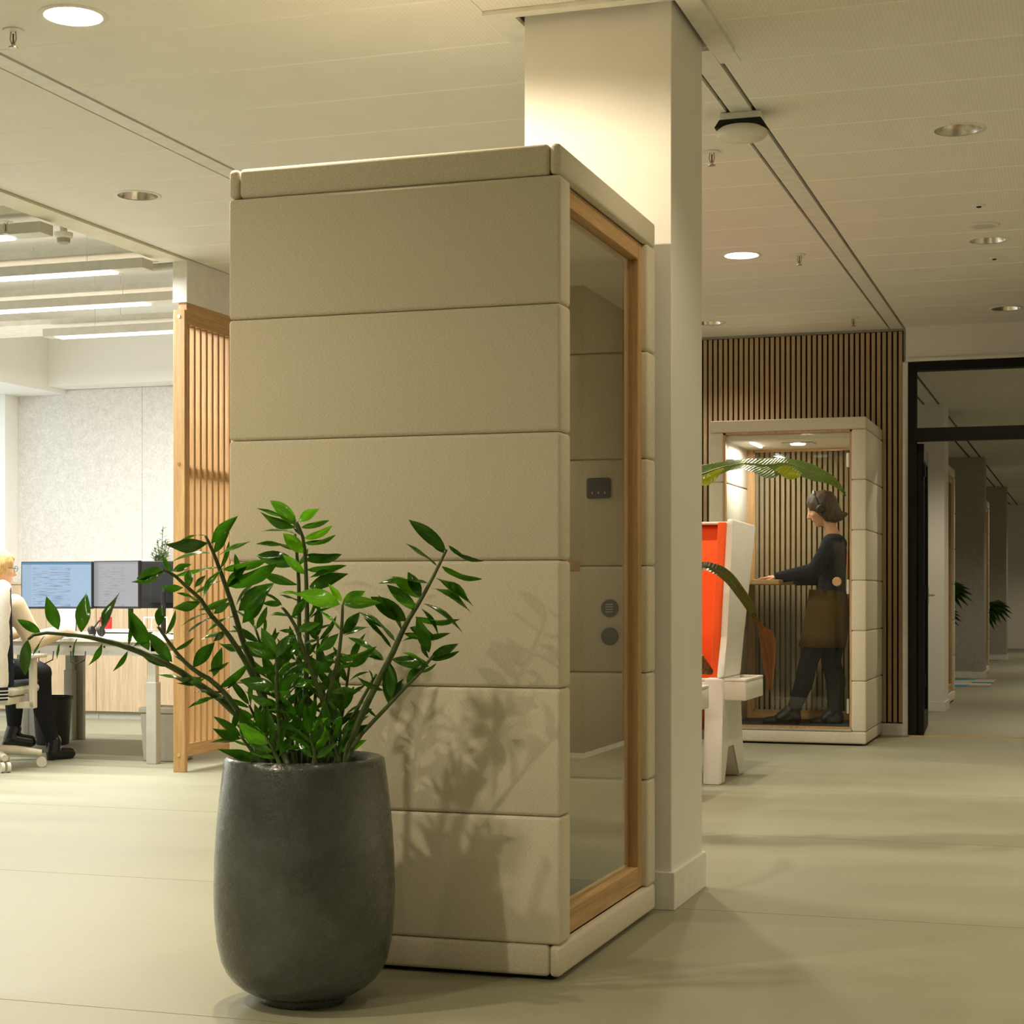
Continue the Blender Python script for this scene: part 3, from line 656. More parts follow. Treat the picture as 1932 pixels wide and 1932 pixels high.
explicit([(610, 1448, 4.36)] + S2([(770, 1650), (740, 1400), (690, 1260), (620, 1080), (560, 900), (500, 800), (465, 760)], 4.38, 4.28),
  [L2_(465, 750, 330, 640, 'd'), L2_(460, 740, 340, 730, 'w'), L2_(530, 830, 630, 700, 'w'), L2_(500, 810, 400, 790, 'd'), L2_(550, 920, 715, 860, 'w'), L2_(545, 910, 455, 905, 'd'), L2_(590, 1010, 715, 985, 'd'), L2_(590, 1010, 430, 1060, 'w'), L2_(560, 940, 440, 1010, 'w'), L2_(630, 1110, 540, 1030, 'w'), L2_(640, 1130, 440, 1190, 'w'), L2_(690, 1260, 510, 1260, 'w'), L2_(680, 1200, 800, 1120, 'w')], .008)
explicit([(545, 1448, 4.34)] + S2([(470, 1720), (450, 1560), (430, 1300), (430, 1180), (425, 1080)], 4.36, 4.3),
  [L2_(425, 1080, 250, 1040, 'w'), L2_(425, 1080, 330, 900, 'w'), L2_(428, 1085, 500, 950, 'w'), L2_(430, 1150, 560, 1000, 'w'), L2_(430, 1200, 280, 1160, 'w'), L2_(430, 1300, 190, 1240, 'w'), L2_(430, 1310, 600, 1200, 'w'), L2_(440, 1400, 210, 1350, 'd'), L2_(455, 1560, 280, 1530, 'w'), L2_(430, 1100, 225, 990, 'w'), L2_(460, 1580, 630, 1520, 'w')], .008)
# filler stems that thicken the lower mass
for (bx, tx, ty, dd, nn_) in ((520, 470, 1330, 4.5, 5), (560, 520, 1290, 4.5, 5), (600, 610, 1270, 4.55, 6), (630, 640, 1340, 4.5, 5), (540, 560, 1240, 4.6, 6), (575, 600, 1200, 4.62, 6), (610, 560, 1350, 4.36, 4),
                              (500, 455, 1390, 4.34, 4), (640, 620, 1380, 4.33, 4), (590, 585, 1385, 4.3, 4), (530, 500, 1385, 4.3, 4), (560, 480, 1180, 4.55, 7), (615, 660, 1250, 4.6, 5)):
    pinnate([(bx, 1450, dd), ((bx + tx) / 2 + 6, (1450 + ty) / 2 + 8, dd), (tx, ty, dd - .02)], nn_, .082, .3, .007, .12)

# ---------------------------------------------------------------- office ceiling: lamps, rafts, pipe
def linear_lamp(x0, x1, y, label, z=2.90):
    t = thing('linear_lamp', label, 'ceiling lamp', ((x0 + x1) / 2, y, z), group='linear office lamps'); L = (x1 - x0) / 2
    b = new(); box(b, -L, L, -.06, .06, .012, .07, .002, 1); obj('housing', b, grey_pl_l, t)
    b = new(); box(b, -L + .10, L - .22, -.045, .045, .004, .0125); obj('diffuser', b, tube_on, t)
    for s in (-1, 1): tube(b := new(), [(s * (L - .4), 0, .07), (s * (L - .4), 0, .46)], .002, 6); obj('suspension_wire', b, steel, t)
    light('office_light', 'AREA', (0, 0, -.002), 82 * (x1 - x0) / 2.5, SOFT, t, shape='RECTANGLE', size=(x1 - x0) - .3, size_y=.09)
grey_pl_l = plain('lamp_housing_grey', (.60, .585, .53), .5)
linear_lamp(-8.0, -5.14, 7.9, 'slim suspended office lamp nearest the camera, top left edge, beside a sprinkler')
linear_lamp(-8.0, -5.14, 8.93, 'slim suspended office lamp, second from the camera, above the long grey pipe')
linear_lamp(-8.2, -5.52, 9.97, 'slim suspended office lamp, third from the camera, ending at the oak screen top')
linear_lamp(-7.22, -5.3, 11.1, 'slim suspended office lamp farthest back, below the white bulkhead corner')
for i, yy in enumerate((7.83, 8.93, 10.04, 11.15)):
    t = thing('acoustic_raft', ['cream acoustic raft at the top left corner, before the nearest office lamp', 'cream acoustic raft hung between the nearest and second office lamps', 'cream acoustic raft hung between the second and third office lamps', 'cream acoustic raft farthest back, behind the third office lamp'][i], 'acoustic panel', (-6.9, yy, 3.02), group='acoustic rafts')
    obj('board', box(new(), -2.0, 1.76, 0, .5, .0, .042, .003, 1), raft_m, t)
    for xx in (-1.2, .2, 1.3): obj('suspension_wire', tube(new(), [(xx, .1, .042), (xx, .1, .34)], .0025, 6), steel, t)
pp = thing('ceiling_pipe', 'thin grey pipe running under the office ceiling between the lamps', 'pipe', (-6.6, 9.25, 2.99))
obj('pipe', tube(new(), [(-2.2, 0, -.03), (1.52, 0, 0)], .022, 12), plain('pipe_grey', (.33, .32, .27), .5), pp, smooth=40)
obj('elbow', tube(new(), [(-1.1, 0, -.02), (-.95, 0, -.045), (-.8, -.02, -.045), (-.7, 0, -.02)], [.02, .034, .034, .02], 12), plain('elbow_wrap', (.5, .5, .46), .8), pp, smooth=40)

def sprinkler(p, label):
    t = thing('sprinkler', label, 'sprinkler', p, group='sprinkler heads')
    obj('escutcheon', lathe(new(), [(.036, 0), (.034, -.004), (.012, -.005), (0, -.005)], 24), white_trim, t, smooth=40)
    b = new(); lathe(b, [(.0, -.062), (.016, -.062), (.016, -.058), (.004, -.058), (.004, -.052), (0, -.052)], 16)
    obj('deflector', b, chrome_d, t, smooth=40)
    b = new()
    for s in (-1, 1): tube(b, [(s * .009, 0, -.004), (s * .012, 0, -.03), (s * .003, 0, -.054)], .0025, 6)
    obj('frame_arm', b, chrome_d, t)
    obj('glass_bulb', tube(new(), [(0, 0, -.012), (0, 0, -.048)], .0035, 8), plain('bulb_red', (.22, .09, .05), .2), t)
chrome_d = plain('sprinkler_metal', (.42, .38, .30), .35, 1)
sprinkler((*at(25, 62, 6.08).xy, 2.999), 'sprinkler head at the top left corner, left of the glowing downlight')
sprinkler((*at(1343, 286, 7.75).xy, 2.999), 'sprinkler head just right of the white column, below the oval lamp')
sprinkler((*at(1508, 480, 10.1).xy, 2.999), 'sprinkler head right of the glowing downlight, mid ceiling')
sprinkler((*at(1610, 600, 12.4).xy, 2.999), 'small sprinkler head nearest the top of the slatted wall')
sprinkler((-5.30, 7.77, 2.962), 'sprinkler head at the end of the nearest office lamp')
def flat_disc(name, p, r, h, label, slots=0):
    t = thing(name, label, 'ceiling fitting', p)
    obj('cover', lathe(new(), [(r, 0), (r * .97, -h * .6), (r * .8, -h), (0, -h)], 32), white_trim, t, smooth=40)
    b = new()
    if slots:
        for k in range(slots):
            yy = (k - (slots - 1) / 2) * r * 1.3 / slots; q = math.sqrt((r * .72) ** 2 - yy * yy); tube(b, [(-q, yy, -h), (q, yy, -h)], .0018, 6)
    else: lathe(b, [(0, -h - .006), (.010, -h - .006), (.014, -h)], 12)
    obj('grille' if slots else 'sensor_eye', b, grey_metal if slots else black_pl, t)
flat_disc('motion_sensor', (*at(1847, 388, 8.82).xy, 2.999), .034, .006, 'small round sensor in the ceiling above the flat vent, right side')
flat_disc('ceiling_vent', (*at(1856, 425, 9.3).xy, 2.999), .085, .006, 'flat round vent plate in the ceiling above a silver downlight', 7)
flat_disc('motion_sensor', (*at(1876, 488, 10.2).xy, 2.999), .03, .006, 'small round sensor in the ceiling below a silver downlight, right side')
sd = thing('smoke_detector', 'white round smoke detector in the office beside the nearest suspended lamp', 'smoke detector', (*at(120, 440, 9.4).xy, 2.95))
obj('base', lathe(new(), [(.05, .03), (.05, .008), (.042, 0), (0, 0)], 28), white_trim, sd, smooth=40)
obj('stem', tube(new(), [(0, 0, .03), (0, 0, .41)], .02, 12), white_trim, sd)
obj('sensing_cage', lathe(new(), [(.036, 0), (.034, -.022), (.02, -.03), (0, -.03)], 28), plain('detector_grey', (.4, .39, .33), .6), sd, smooth=40)
# hanging oval lamp on the ceiling strip
hl = thing('oval_ceiling_lamp', 'unlit white oval lamp hung on the ceiling strip right of the column', 'ceiling lamp', (*at(1400, 225, 7.14).xy, 3.0))
b = new(); box(b, -.085, .085, -.05, .05, -.032, -.002, .006, 2); obj('bracket', b, white_trim, hl)
b = new(); prism(b, [(-.085, -.032), (.085, -.032), (.105, -.062), (-.105, -.062)], 'y', -.05, .05); obj('neck', b, black_pl, hl)
b = new(); lathe(b, [(0, -.055), (.088, -.06), (.103, -.072), (.104, -.086), (.092, -.100), (0, -.106)], 40)
obj('diffuser', b, plain('opal_white', (.72, .69, .60), .5), hl, smooth=50)

# ---------------------------------------------------------------- office furniture
def leg_col(t, x, y_, h0=.50, h1=.70):
    o = obj('leg', box(new(), x - .035, x + .035, y_ - .03, y_ + .03, 0, h0, .003, 1), grey_metal, t)
    obj('inner_tube', box(new(), x - .026, x + .026, y_ - .022, y_ + .022, h0, h1), grey_metal, o)
def desk(cx, w, label):
    t = thing('bench_desk', label, 'desk', (cx, 9.45, 0)); W = w / 2
    obj('desktop', box(new(), -W, W, 0, .795, .742, .768, .004, 1), desk_top, t)
    obj('desktop', box(new(), -W, W, .805, 1.60, .742, .768, .004, 1), desk_top, t)
    b = new(); box(b, -W + .03, W - .03, .02, .06, .66, .742); box(b, -W + .03, W - .03, 1.54, 1.58, .66, .742); box(b, -W + .03, W - .03, .76, .84, .68, .742)
    for s in (-1, 1): box(b, s * (W - .10) - .03, s * (W - .10) + .03, .02, 1.58, .69, .742)
    obj('frame', b, grey_metal, t)
    for s in (-1, 1):
        for q in (.07, 1.42): leg_col(t, s * (W - .14), q)
        obj('leg_outer', box(new(), s * (W - .14) - .06, s * (W - .14) + .08, 1.46, 1.49, .0, .62), grey_metal, t)
    for xx in (.18, .42):
        c = new(); lathe(c, [(0, -.004), (.007, -.004), (.007, 0)], 10); bmesh.ops.rotate(c, verts=c.verts, matrix=Matrix.Rotation(R(-90), 3, 'X')); obj('cable_hole', c, black_pl, t, loc=(xx, 0, .715))
    return t
desk_top = plain('desk_top_greige', (.66, .64, .56), .45)
desk(-6.16, 1.72, 'sit-stand bench desk with grey legs, carrying the two lit monitors')
desk(-8.0, 1.72, 'second sit-stand bench desk at the far left, behind the seated person')
def screen_mat(name, bg, bar, txt, seed):
    m, nt, b = nodes(name); v = coords(nt, (1, 1, 1), 'Generated'); sx = nt.nodes.new('ShaderNodeSeparateXYZ'); nt.links.new(v, sx.inputs[0])
    mp = nt.nodes.new('ShaderNodeMapping'); nt.links.new(v, mp.inputs[0]); mp.inputs['Scale'].default_value = (9, 1, 1); mp.inputs['Location'].default_value = (seed, 0, seed)
    n = noise(nt, coords(nt, (5, 1, 46), 'Generated'), 1, 1, .4)
    def cmp(s, t_, mode='GREATER_THAN'):
        q = nt.nodes.new('ShaderNodeMath'); q.operation = mode; nt.links.new(s, q.inputs[0]); q.inputs[1].default_value = t_; return q.outputs[0]
    def mul(a, c):
        q = nt.nodes.new('ShaderNodeMath'); q.operation = 'MULTIPLY'; nt.links.new(a, q.inputs[0]); nt.links.new(c, q.inputs[1]); return q.outputs[0]
    lines = ramp(nt, n, [(.50, (0, 0, 0)), (.62, (1, 1, 1))])
    reg = mul(cmp(sx.outputs[0], .16), mul(cmp(sx.outputs[0], .70, 'LESS_THAN'), cmp(sx.outputs[2], .90, 'LESS_THAN')))
    c = mix(nt, bg, txt, mul(lines, reg)); c = mix(nt, c, tuple(.9 * q for q in bg), cmp(sx.outputs[0], .14, 'LESS_THAN')); c = mix(nt, c, bar, cmp(sx.outputs[2], .955))
    b.inputs['Base Color'].default_value = (.02, .02, .02, 1); nt.links.new(c, b.inputs['Emission Color']); b.inputs['Emission Strength'].default_value = .75; b.inputs['Roughness'].default_value = .3
    return m
scr1 = screen_mat('screen_blue', (.42, .60, .80), (.06, .28, .55), (.25, .36, .50), 3)
scr2 = screen_mat('screen_grey', (.40, .40, .43), (.32, .32, .35), (.30, .30, .33), 8)
def monitor(p, rz, w, h, scr, label, arm=True):
    t = thing('monitor', label, 'monitor', p, rz, 'monitors on the bench desk')       # faces -y, origin at screen centre
    obj('bezel', box(new(), -w / 2, w / 2, -.012, .018, -h / 2, h / 2, .004, 1), black_pl, t)
    obj('screen', box(new(), -w / 2 + .008, w / 2 - .008, -.0135, -.012, -h / 2 + .014, h / 2 - .008), scr, t)
    obj('rear_shell', box(new(), -.13, .13, .018, .05, -.12, .09, .01, 2), black_pl, t)
    b = new(); tube(b, [(0, .05, -.01), (0, .12, -.03), (.0, .13, -.08)], .014, 8); tube(b, [(0, .13, -.05), (0, .13, -p[2] + .769)], .017, 10); box(b, -.05, .05, .08, .18, -p[2] + .769, -p[2] + .779)
    obj('monitor_arm', b, black_pl, t)
m1 = aty(108, 1104, 10.10); m2 = aty(221, 1103, 10.13)
monitor((m1.x, 10.10, m1.z), R(9), .50, .315, scr1, 'left monitor showing a pale blue window with text lines')
monitor((m2.x + .0, 10.13, m2.z), R(-12), .40, .315, scr2, 'middle monitor showing a dim grey window, in front of the felt wall')
m3 = aty(312, 1103, 10.45)
monitor((m3.x, 10.52, m3.z), R(188), .50, .32, scr2, 'monitor seen from its black back, at the oak screen')
def desk_thing(name, label, cat, x, y_, z=.768, rz=0): return thing(name, label, cat, (x, y_, z), rz)
k = aty(128, 1199, 9.62)
t = desk_thing('keyboard', 'dark framed white keyboard on the desk before the left monitor', 'keyboard', k.x, 9.66, rz=R(-8))
obj('tray', box(new(), -.15, .15, -.06, .06, 0, .012, .003, 1), black_pl, t)
kk = new()
for i in range(13):
    for j in range(4): box(kk, -.14 + i * .0216, -.122 + i * .0216, -.05 + j * .026, -.029 + j * .026, .012, .017)
obj('keys', kk, white_trim, t, kind='stuff')
k = aty(123, 1170, 9.95)
t = desk_thing('tablet', 'upright tablet with an orange note behind the keyboard', 'tablet', k.x, 9.95, rz=R(20))
obj('shell', box(new(), -.07, .07, -.004, .004, 0, .19, .003, 1, Matrix.Rotation(R(-14), 4, 'X')), black_pl, t)
obj('display', box(new(), -.065, .065, -.0055, -.004, .01, .18, 0, 1, Matrix.Rotation(R(-14), 4, 'X')), plain('display_lilac', (.45, .46, .55), .3), t)
obj('orange_note', box(new(), -.055, -.005, -.0075, -.0058, .02, .05, 0, 1, Matrix.Rotation(R(-14), 4, 'X')), plain('note_orange', (.9, .30, .02), .8), t)
k = aty(186, 1190, 9.75)
t = desk_thing('headset', 'black headset lying on the desk under the middle monitor', 'headset', k.x, 9.72)
for dx in (-.03, .035):
    b = new(); lathe(b, [(0, -.012), (.03, -.012), (.036, 0), (.03, .012), (0, .012)], 24); bmesh.ops.rotate(b, verts=b.verts, matrix=Matrix.Rotation(R(75), 3, 'Y')); obj('ear_cup', b, black_pl, t, loc=(dx, 0, .037), smooth=40)
obj('headband', tube(new(), [(-.03, .01, .05), (-.01, .05, .10), (.02, .06, .11), (.035, .01, .05)], .006, 8), black_pl, t)
k = aty(230, 1185, 9.85)
t = desk_thing('laptop_dock', 'closed silver laptop on a white stand right of the headset', 'laptop', k.x, 9.9)
obj('stand', box(new(), -.17, .17, -.10, .12, 0, .02, .003, 1), white_trim, t); obj('laptop_body', box(new(), -.15, .15, -.10, .11, .028, .046, .004, 2), plain('silver_plastic', (.45, .46, .48), .35), t)
obj('foot', box(new(), -.14, .14, -.08, .09, .02, .028), black_pl, t)
k = aty(192, 1172, 10.2)
t = desk_thing('red_binder', 'small red box standing behind the headset', 'box', k.x, 10.25)
obj('sleeve', box(new(), -.025, .025, -.04, .04, 0, .12, .002, 1), plain('binder_red', (.75, .03, .04), .5), t); obj('spine_label', box(new(), -.012, .012, -.042, -.04, .03, .08), white_trim, t)
k = aty(292, 1165, 10.15)
t = desk_thing('organiser', 'white wire desk organiser between monitors and oak screen', 'organiser', k.x, 10.16)
b = new(); box(b, -.08, .08, -.06, .06, 0, .01)
obj('tray', b, white_trim, t)
for s in (-.05, .05): obj('wire_loop', tube(new(), [(-.06, s, .01), (-.055, s, .12), (.055, s, .12), (.06, s, .01)], .005, 8), white_trim, t)
for i, (px, py) in enumerate(((100, 1240), (160, 1238))):
    k = aty(px, py, 9.48)
    o = obj('cable', tube(new(), [(-.08, .05, .03), (-.05, 0, -.03), (0, -.01, -.045), (.05, 0, -.02), (.03, .04, .03)], .004, 6), black_pl, loc=(k.x, 9.40, .655))
    tag(o, ['dangling black cable under the desk nearest the seated person', 'dangling black cable under the desk middle'][i], 'cable')

# bins
bk = thing('waste_bin', 'round black waste bin under the desk behind the seated person\'s boots', 'bin', (-6.80, 10.52, 0))
obj('body', lathe(new(), [(0, 0), (.105, 0), (.112, .01), (.134, .325), (.128, .325), (.10, .02), (0, .02)], 40), plain('bin_black', (.02, .022, .024), .55), bk, smooth=40)
obj('rim', lathe(new(), [(.132, .318), (.140, .318), (.140, .335), (.130, .335), (.130, .318)], 40), black_pl, bk, smooth=40)
gb = thing('waste_bin', 'grey rectangular waste bin behind the desk leg at the oak screen', 'bin', (-5.47, 9.76, 0))
b = new(); prism(b, [(-.11, 0), (.11, 0), (.135, .30), (-.135, .30)], 'y', -.12, .12, .008); obj('body', b, plain('bin_grey', (.42, .41, .36), .6), gb)
obj('rim', box(new(), -.142, .142, -.127, .127, .30, .335, .006, 2), plain('bin_rim_grey', (.46, .45, .40), .6), gb)

# cabinets
for i in range(4):
    cx = -8.31 + i * .96
    t = thing('low_cabinet', ['pale oak cabinet at far left behind the seated person', 'pale oak two-door cabinet behind the black bin', 'pale oak two-door cabinet seen between the desk legs', 'pale oak cabinet nearest the oak screen'][i], 'cabinet', (cx, 12.76, 0))
    obj('carcass', box(new(), -.478, .478, .02, .38, .06, 1.12), oak_pale, t); obj('plinth', box(new(), -.478, .478, .04, .38, 0, .06), grey_metal, t)
    for s in (-1, 1):
        dd = obj('door', box(new(), min(0, s * .478) + .0015, max(0, s * .478) - .0015, 0, .019, .065, 1.118, .0015, 1), oak_pale, t)
        obj('finger_pull', box(new(), s * .03 - .012, s * .03 + .012, -.006, 0, 1.0, 1.06, .002, 1), steel, dd)
    obj('worktop', box(new(), -.48, .48, -.01, .38, 1.12, 1.142, .002, 1), oak_pale, t)
pc = at(303, 1058, 14.55)
t = thing('cabinet_plant', 'bushy pale green plant on the cabinet beside the oak screen', 'potted plant', (pc.x, 12.92, 1.142))
obj('pot', lathe(new(), [(0, 0), (.06, 0), (.075, .09), (.07, .09), (.056, .01), (0, .01)], 24), white_trim, t, smooth=40)
small_leaf = leaf_mesh(.28, .1, .3, leaf_mat('pale_leaf', (.22, .34, .14), (.42, .55, .30), .5, .2))
for k in range(16):
    a = random.uniform(0, 6.28); q = random.uniform(.03, .13) if k else .02; h = random.uniform(.20, .36) if k else .46
    pth = [Vector((0, 0, .05)), Vector((q * .4 * math.cos(a), q * .4 * math.sin(a), h * .6)), Vector((q * math.cos(a), q * math.sin(a), h))]
    s = obj('stem', tube(new(), pth, .003, 5), stem_m, t)
    for j in range(12):
        f = .3 + .7 * j / 12; p = pth[0].lerp(pth[2], f); a2 = j * 2.4
        place_leaf(s, p, Vector((math.cos(a2), math.sin(a2), .5)), Vector((0, 0, 1)), .055, small_leaf)

# ---------------------------------------------------------------- body builder: tapered capsules fused by a voxel remesh
def cap_pts(p, r, q, s):
    b = new()
    for c, rad in ((p, r), (q, s)):
        rr = rad if isinstance(rad, (tuple, list)) else (rad,) * 3
        bmesh.ops.create_icosphere(b, subdivisions=2, radius=1, matrix=Matrix.Translation(c) @ Matrix.Diagonal((*rr, 1)))
    r_ = bmesh.ops.convex_hull(b, input=b.verts)
    bmesh.ops.delete(b, geom=list({g for g in r_['geom_interior'] + r_['geom_unused'] if isinstance(g, bmesh.types.BMVert)}), context='VERTS')
    me = bpy.data.meshes.new('tmp'); b.to_mesh(me); b.free(); return me
def blob(name, prims, mats, parent, voxel=.008, sm=4, cutters=(), label=None):
    bm = new()
    for pr in prims:
        p, r, q, s = pr if len(pr) == 4 else (pr[0], pr[1], pr[0], pr[1])
        me = cap_pts(Vector(p), r, Vector(q), s); bm.from_mesh(me); bpy.data.meshes.remove(me)
    me = bpy.data.meshes.new('raw'); bm.to_mesh(me); bm.free()
    o = bpy.data.objects.new('raw', me); C.objects.link(o)
    m = o.modifiers.new('r', 'REMESH'); m.mode = 'VOXEL'; m.voxel_size = voxel
    m = o.modifiers.new('s', 'SMOOTH'); m.factor = .6; m.iterations = sm
    dg = bpy.context.evaluated_depsgraph_get(); dg.update()
    out = bpy.data.meshes.new_from_object(o.evaluated_get(dg)); bpy.data.objects.remove(o); bpy.data.meshes.remove(me)
    if cutters:
        b = new(); b.from_mesh(out)
        for co, no in cutters: bmesh.ops.bisect_plane(b, geom=b.verts[:] + b.edges[:] + b.faces[:], plane_co=co, plane_no=no, clear_outer=True)
        b.to_mesh(out); b.free()
    out.name = name; out.materials.clear()
    for q in (mats if isinstance(mats, (list, tuple)) else [mats]): out.materials.append(q)
    out.polygons.foreach_set('use_smooth', [True] * len(out.polygons))
    o = bpy.data.objects.new(name, out); C.objects.link(o); o.parent = parent
    return tag(o, label)
def skin_mat(name, col):
    m = plain(name, col, .5, var=.08, scale=30); b = m.node_tree.nodes['Principled BSDF']
    b.inputs['Subsurface Weight'].default_value = .12; b.inputs['Subsurface Radius'].default_value = (.02, .008, .004); return m
skin = skin_mat('skin', (.62, .34, .21)); skin2 = skin_mat('skin_fair', (.74, .45, .31))
navy = fabric('dark_navy_knit', (.014, .015, .022), horiz=False, strength=.3)
tights = fabric('black_tights', (.014, .016, .015), horiz=False); suede = fabric('brown_suede', (.20, .12, .035), var=.1, horiz=False, strength=.01, sheen=0)
boot_m = plain('dark_brown_leather', (.022, .019, .017), .4); boot_b = plain('black_patent_leather', (.008, .008, .009), .2, spec=.5)
def hair_mat(name, a, b_):
    m, nt, b = nodes(name); n = noise(nt, coords(nt, (120, 120, 14)), 1, 3, .6); nt.links.new(ramp(nt, n, [(.3, a), (.7, b_)]), b.inputs['Base Color']); b.inputs['Roughness'].default_value = .6; b.inputs['Specular IOR Level'].default_value = .25; bump(nt, n, b, .5, .004); return m
hair_b = hair_mat('brown_hair', (.025, .016, .009), (.10, .062, .034)); hair_y = hair_mat('blond_hair', (.42, .26, .09), (.80, .58, .28))

# woman in the booth, facing -x; all points on the plane y = 12.55 with sideways offsets
YW = 12.56
wt = thing('person', 'standing woman in black sweater and brown skirt, wearing headphones, inside the booth', 'person', (-1.80, YW, .112))
WB = Vector((-1.80, YW, .112))
def W(px, py, dy=0):
    v = aty(px, py, YW) - WB; v.y = dy; return v
lsh, rsh = W(1577, 1026, -.15), W(1575, 1026, .15)
le, re_ = W(1545, 1077, -.20), W(1556, 1090, .19)
lw, rw = W(1474, 1090, -.12), W(1500, 1094, .12)
head = W(1551, 960)
limbs = [(W(1571, 1040, 0), (.085, .13, .10), W(1570, 1095, 0), (.082, .115, .08)), (W(1570, 1095), (.080, .115, .08), W(1567, 1150), (.095, .155, .10)),
         (W(1573, 1020), (.065, .13, .04), W(1571, 1040), (.085, .13, .09)), (W(1573, 1012, 0), .048, W(1560, 978), .044)]
legs = [(W(1560, 1160, -.075), .082, W(1528, 1248, -.07), .056), (W(1528, 1248, -.07), .056, W(1520, 1285, -.07), .056), (W(1520, 1285, -.07), .056, W(1500, 1338, -.07), .036),
        (W(1575, 1160, .075), .085, W(1565, 1248, .07), .060), (W(1565, 1248, .07), .058, W(1574, 1285, .07), .060), (W(1574, 1285, .07), .060, W(1573, 1345, .07), .038)]
arms = [(lsh, .056, le, .043), (le, .043, lw, .027), (rsh, .056, re_, .043), (re_, .043, rw, .027)]
def hand(w, d, up, scale=1, curl=.25, thumb=1):      # palm and five fingers, from the wrist in direction d
    d = d.normalized(); up = up.normalized(); s = d.cross(up).normalized() * thumb; P = []
    P.append((w, (.024 * scale,) * 3, w + d * .07 * scale, (.030 * scale,) * 3))
    P = [(w, .021 * scale, w + d * .05 * scale + s * .014 * scale, .017 * scale), (w, .021 * scale, w + d * .055 * scale - s * .018 * scale, .016 * scale), (w + d * .02, .018 * scale, w + d * .065 * scale, .017 * scale)]
    for i, (o_, L) in enumerate(((.027, .068), (.009, .077), (-.009, .072), (-.026, .056))):
        a = w + d * .07 * scale + s * o_ * scale; m = a + (d - up * curl * .5 + s * o_ * 3).normalized() * L * .5 * scale; e = m + (d - up * curl * 1.6).normalized() * L * .5 * scale
        P += [(a, .0095 * scale, m, .0085 * scale), (m, .0085 * scale, e, .0068 * scale)]
    a = w + d * .022 * scale + s * .020 * scale; m = a + (d * .6 + s * .9 - up * .3).normalized() * .038 * scale; e = m + (d * .95 + s * .35 - up * .3).normalized() * .030 * scale
    P += [(a, .012 * scale, m, .0105 * scale), (m, .0105 * scale, e, .008 * scale)]
    return P
def headprims(h, f, up, s=1.0):       # h: head centre, f: facing direction, up: crown direction
    f = f.normalized(); up = up.normalized(); side = f.cross(up)
    P = lambda a, b_, c: h + (f * a + up * b_ + side * c) * s
    r = lambda q: q * s
    out = [(P(-.015, .02, 0), r(.088), P(.018, .03, 0), r(.078)), (P(.03, .0, 0), r(.070), P(.045, -.055, 0), r(.046)), (P(.045, -.06, 0), r(.045), P(.068, -.098, 0), r(.020)),
           (P(.0, -.045, 0), r(.058), P(.05, -.088, 0), r(.030)),
           (P(.090, .018, 0), r(.010), P(.118, -.022, 0), r(.0115)), (P(.105, -.026, 0), r(.014), P(.100, -.026, 0), r(.014)),
           (P(.088, -.052, .014), r(.010), P(.088, -.052, -.014), r(.010)), (P(.084, -.066, .012), r(.011), P(.084, -.066, -.012), r(.011)), (P(.080, .028, .028), r(.014), P(.080, .028, -.028), r(.014)),
           (P(.060, -.02, .038), r(.024), P(.060, -.02, -.038), r(.024))]
    for q in (-1, 1): out.append((P(-.012, .005, q * .076), r(.012), P(-.018, -.022, q * .074), r(.009)))
    return out, P
f_dir = Vector((-1, 0, -.42)); u_dir = Vector((-.42, 0, 1))
hp, HP = headprims(head, f_dir, u_dir, .98)
hands = hand(lw, W(1430, 1089) - W(1474, 1088), Vector((0, 0, 1)), 1, .12, -1) + hand(rw, W(1440, 1092) - W(1480, 1092), Vector((0, 0, 1)), 1, .12, 1)
feet = []
for (ax, ay), (hx, hy), (tx, ty), dy in (((1500, 1335), (1503, 1354), (1449, 1360), -.07), ((1573, 1340), (1578, 1358), (1532, 1364), .07)):
    feet += [(W(ax, ay, dy), .036, W(hx, hy, dy), .034), (W(hx, hy, dy), .032, W(tx, ty, dy), .020), (W(ax, ay, dy), .034, W((hx + tx) / 2, (hy + ty) / 2 - 3, dy), .034)]
blob('body', limbs + legs + arms + hp + hands + feet, skin, wt, .0055, 3)
for s in (-1, 1):
    e = new(); bmesh.ops.create_uvsphere(e, u_segments=12, v_segments=8, radius=.009); obj('eye', e, plain('eye_dark', (.05, .03, .02), .2), wt, loc=HP(.080, .008, .030 * s), smooth=True)
fat = lambda L, g: [(a, tuple(q + g for q in b) if isinstance(b, tuple) else b + g, c, tuple(q + g for q in d) if isinstance(d, tuple) else d + g) for a, b, c, d in L]
blob('sweater', fat(limbs[:3], .015) + fat(arms, .014) + [(W(1571, 1100), (.095, .135, .06), W(1567, 1125), (.098, .15, .02))], navy, wt, .008, 4)
for w_, d_ in ((lw, 1), (rw, -1)):
    v = (w_ - (le if d_ == 1 else re_)).normalized(); obj('cuff', tube(new(), [w_ - v * .012, w_ + v * .006, w_ + v * .016], [.040, .041, .036], 18), navy, wt, smooth=40)
obj('bracelet', tube(new(), [lw + Vector((-.012, .024 * math.cos(a), .024 * math.sin(a))) for a in [i * PI / 6 for i in range(13)]], .004, 6), steel, wt)
sk = new(); rings = []
for px0, px1, py, hy in ((1527, 1598, 1112, .150), (1524, 1600, 1135, .165), (1519, 1600, 1165, .178), (1512, 1598, 1195, .185), (1507, 1594, 1219, .19)):
    a, b_ = W(px0, py), W(px1, py + 3); c = (a + b_) / 2; rx = (b_ - a).length / 2
    rings.append([sk.verts.new((c.x + (rx + (.006 * math.sin(9 * q) if py > 1150 else 0)) * math.cos(q), hy * math.sin(q), c.z + (b_.z - a.z) * .5 * math.cos(q))) for q in [i * 2 * PI / 48 for i in range(48)]])
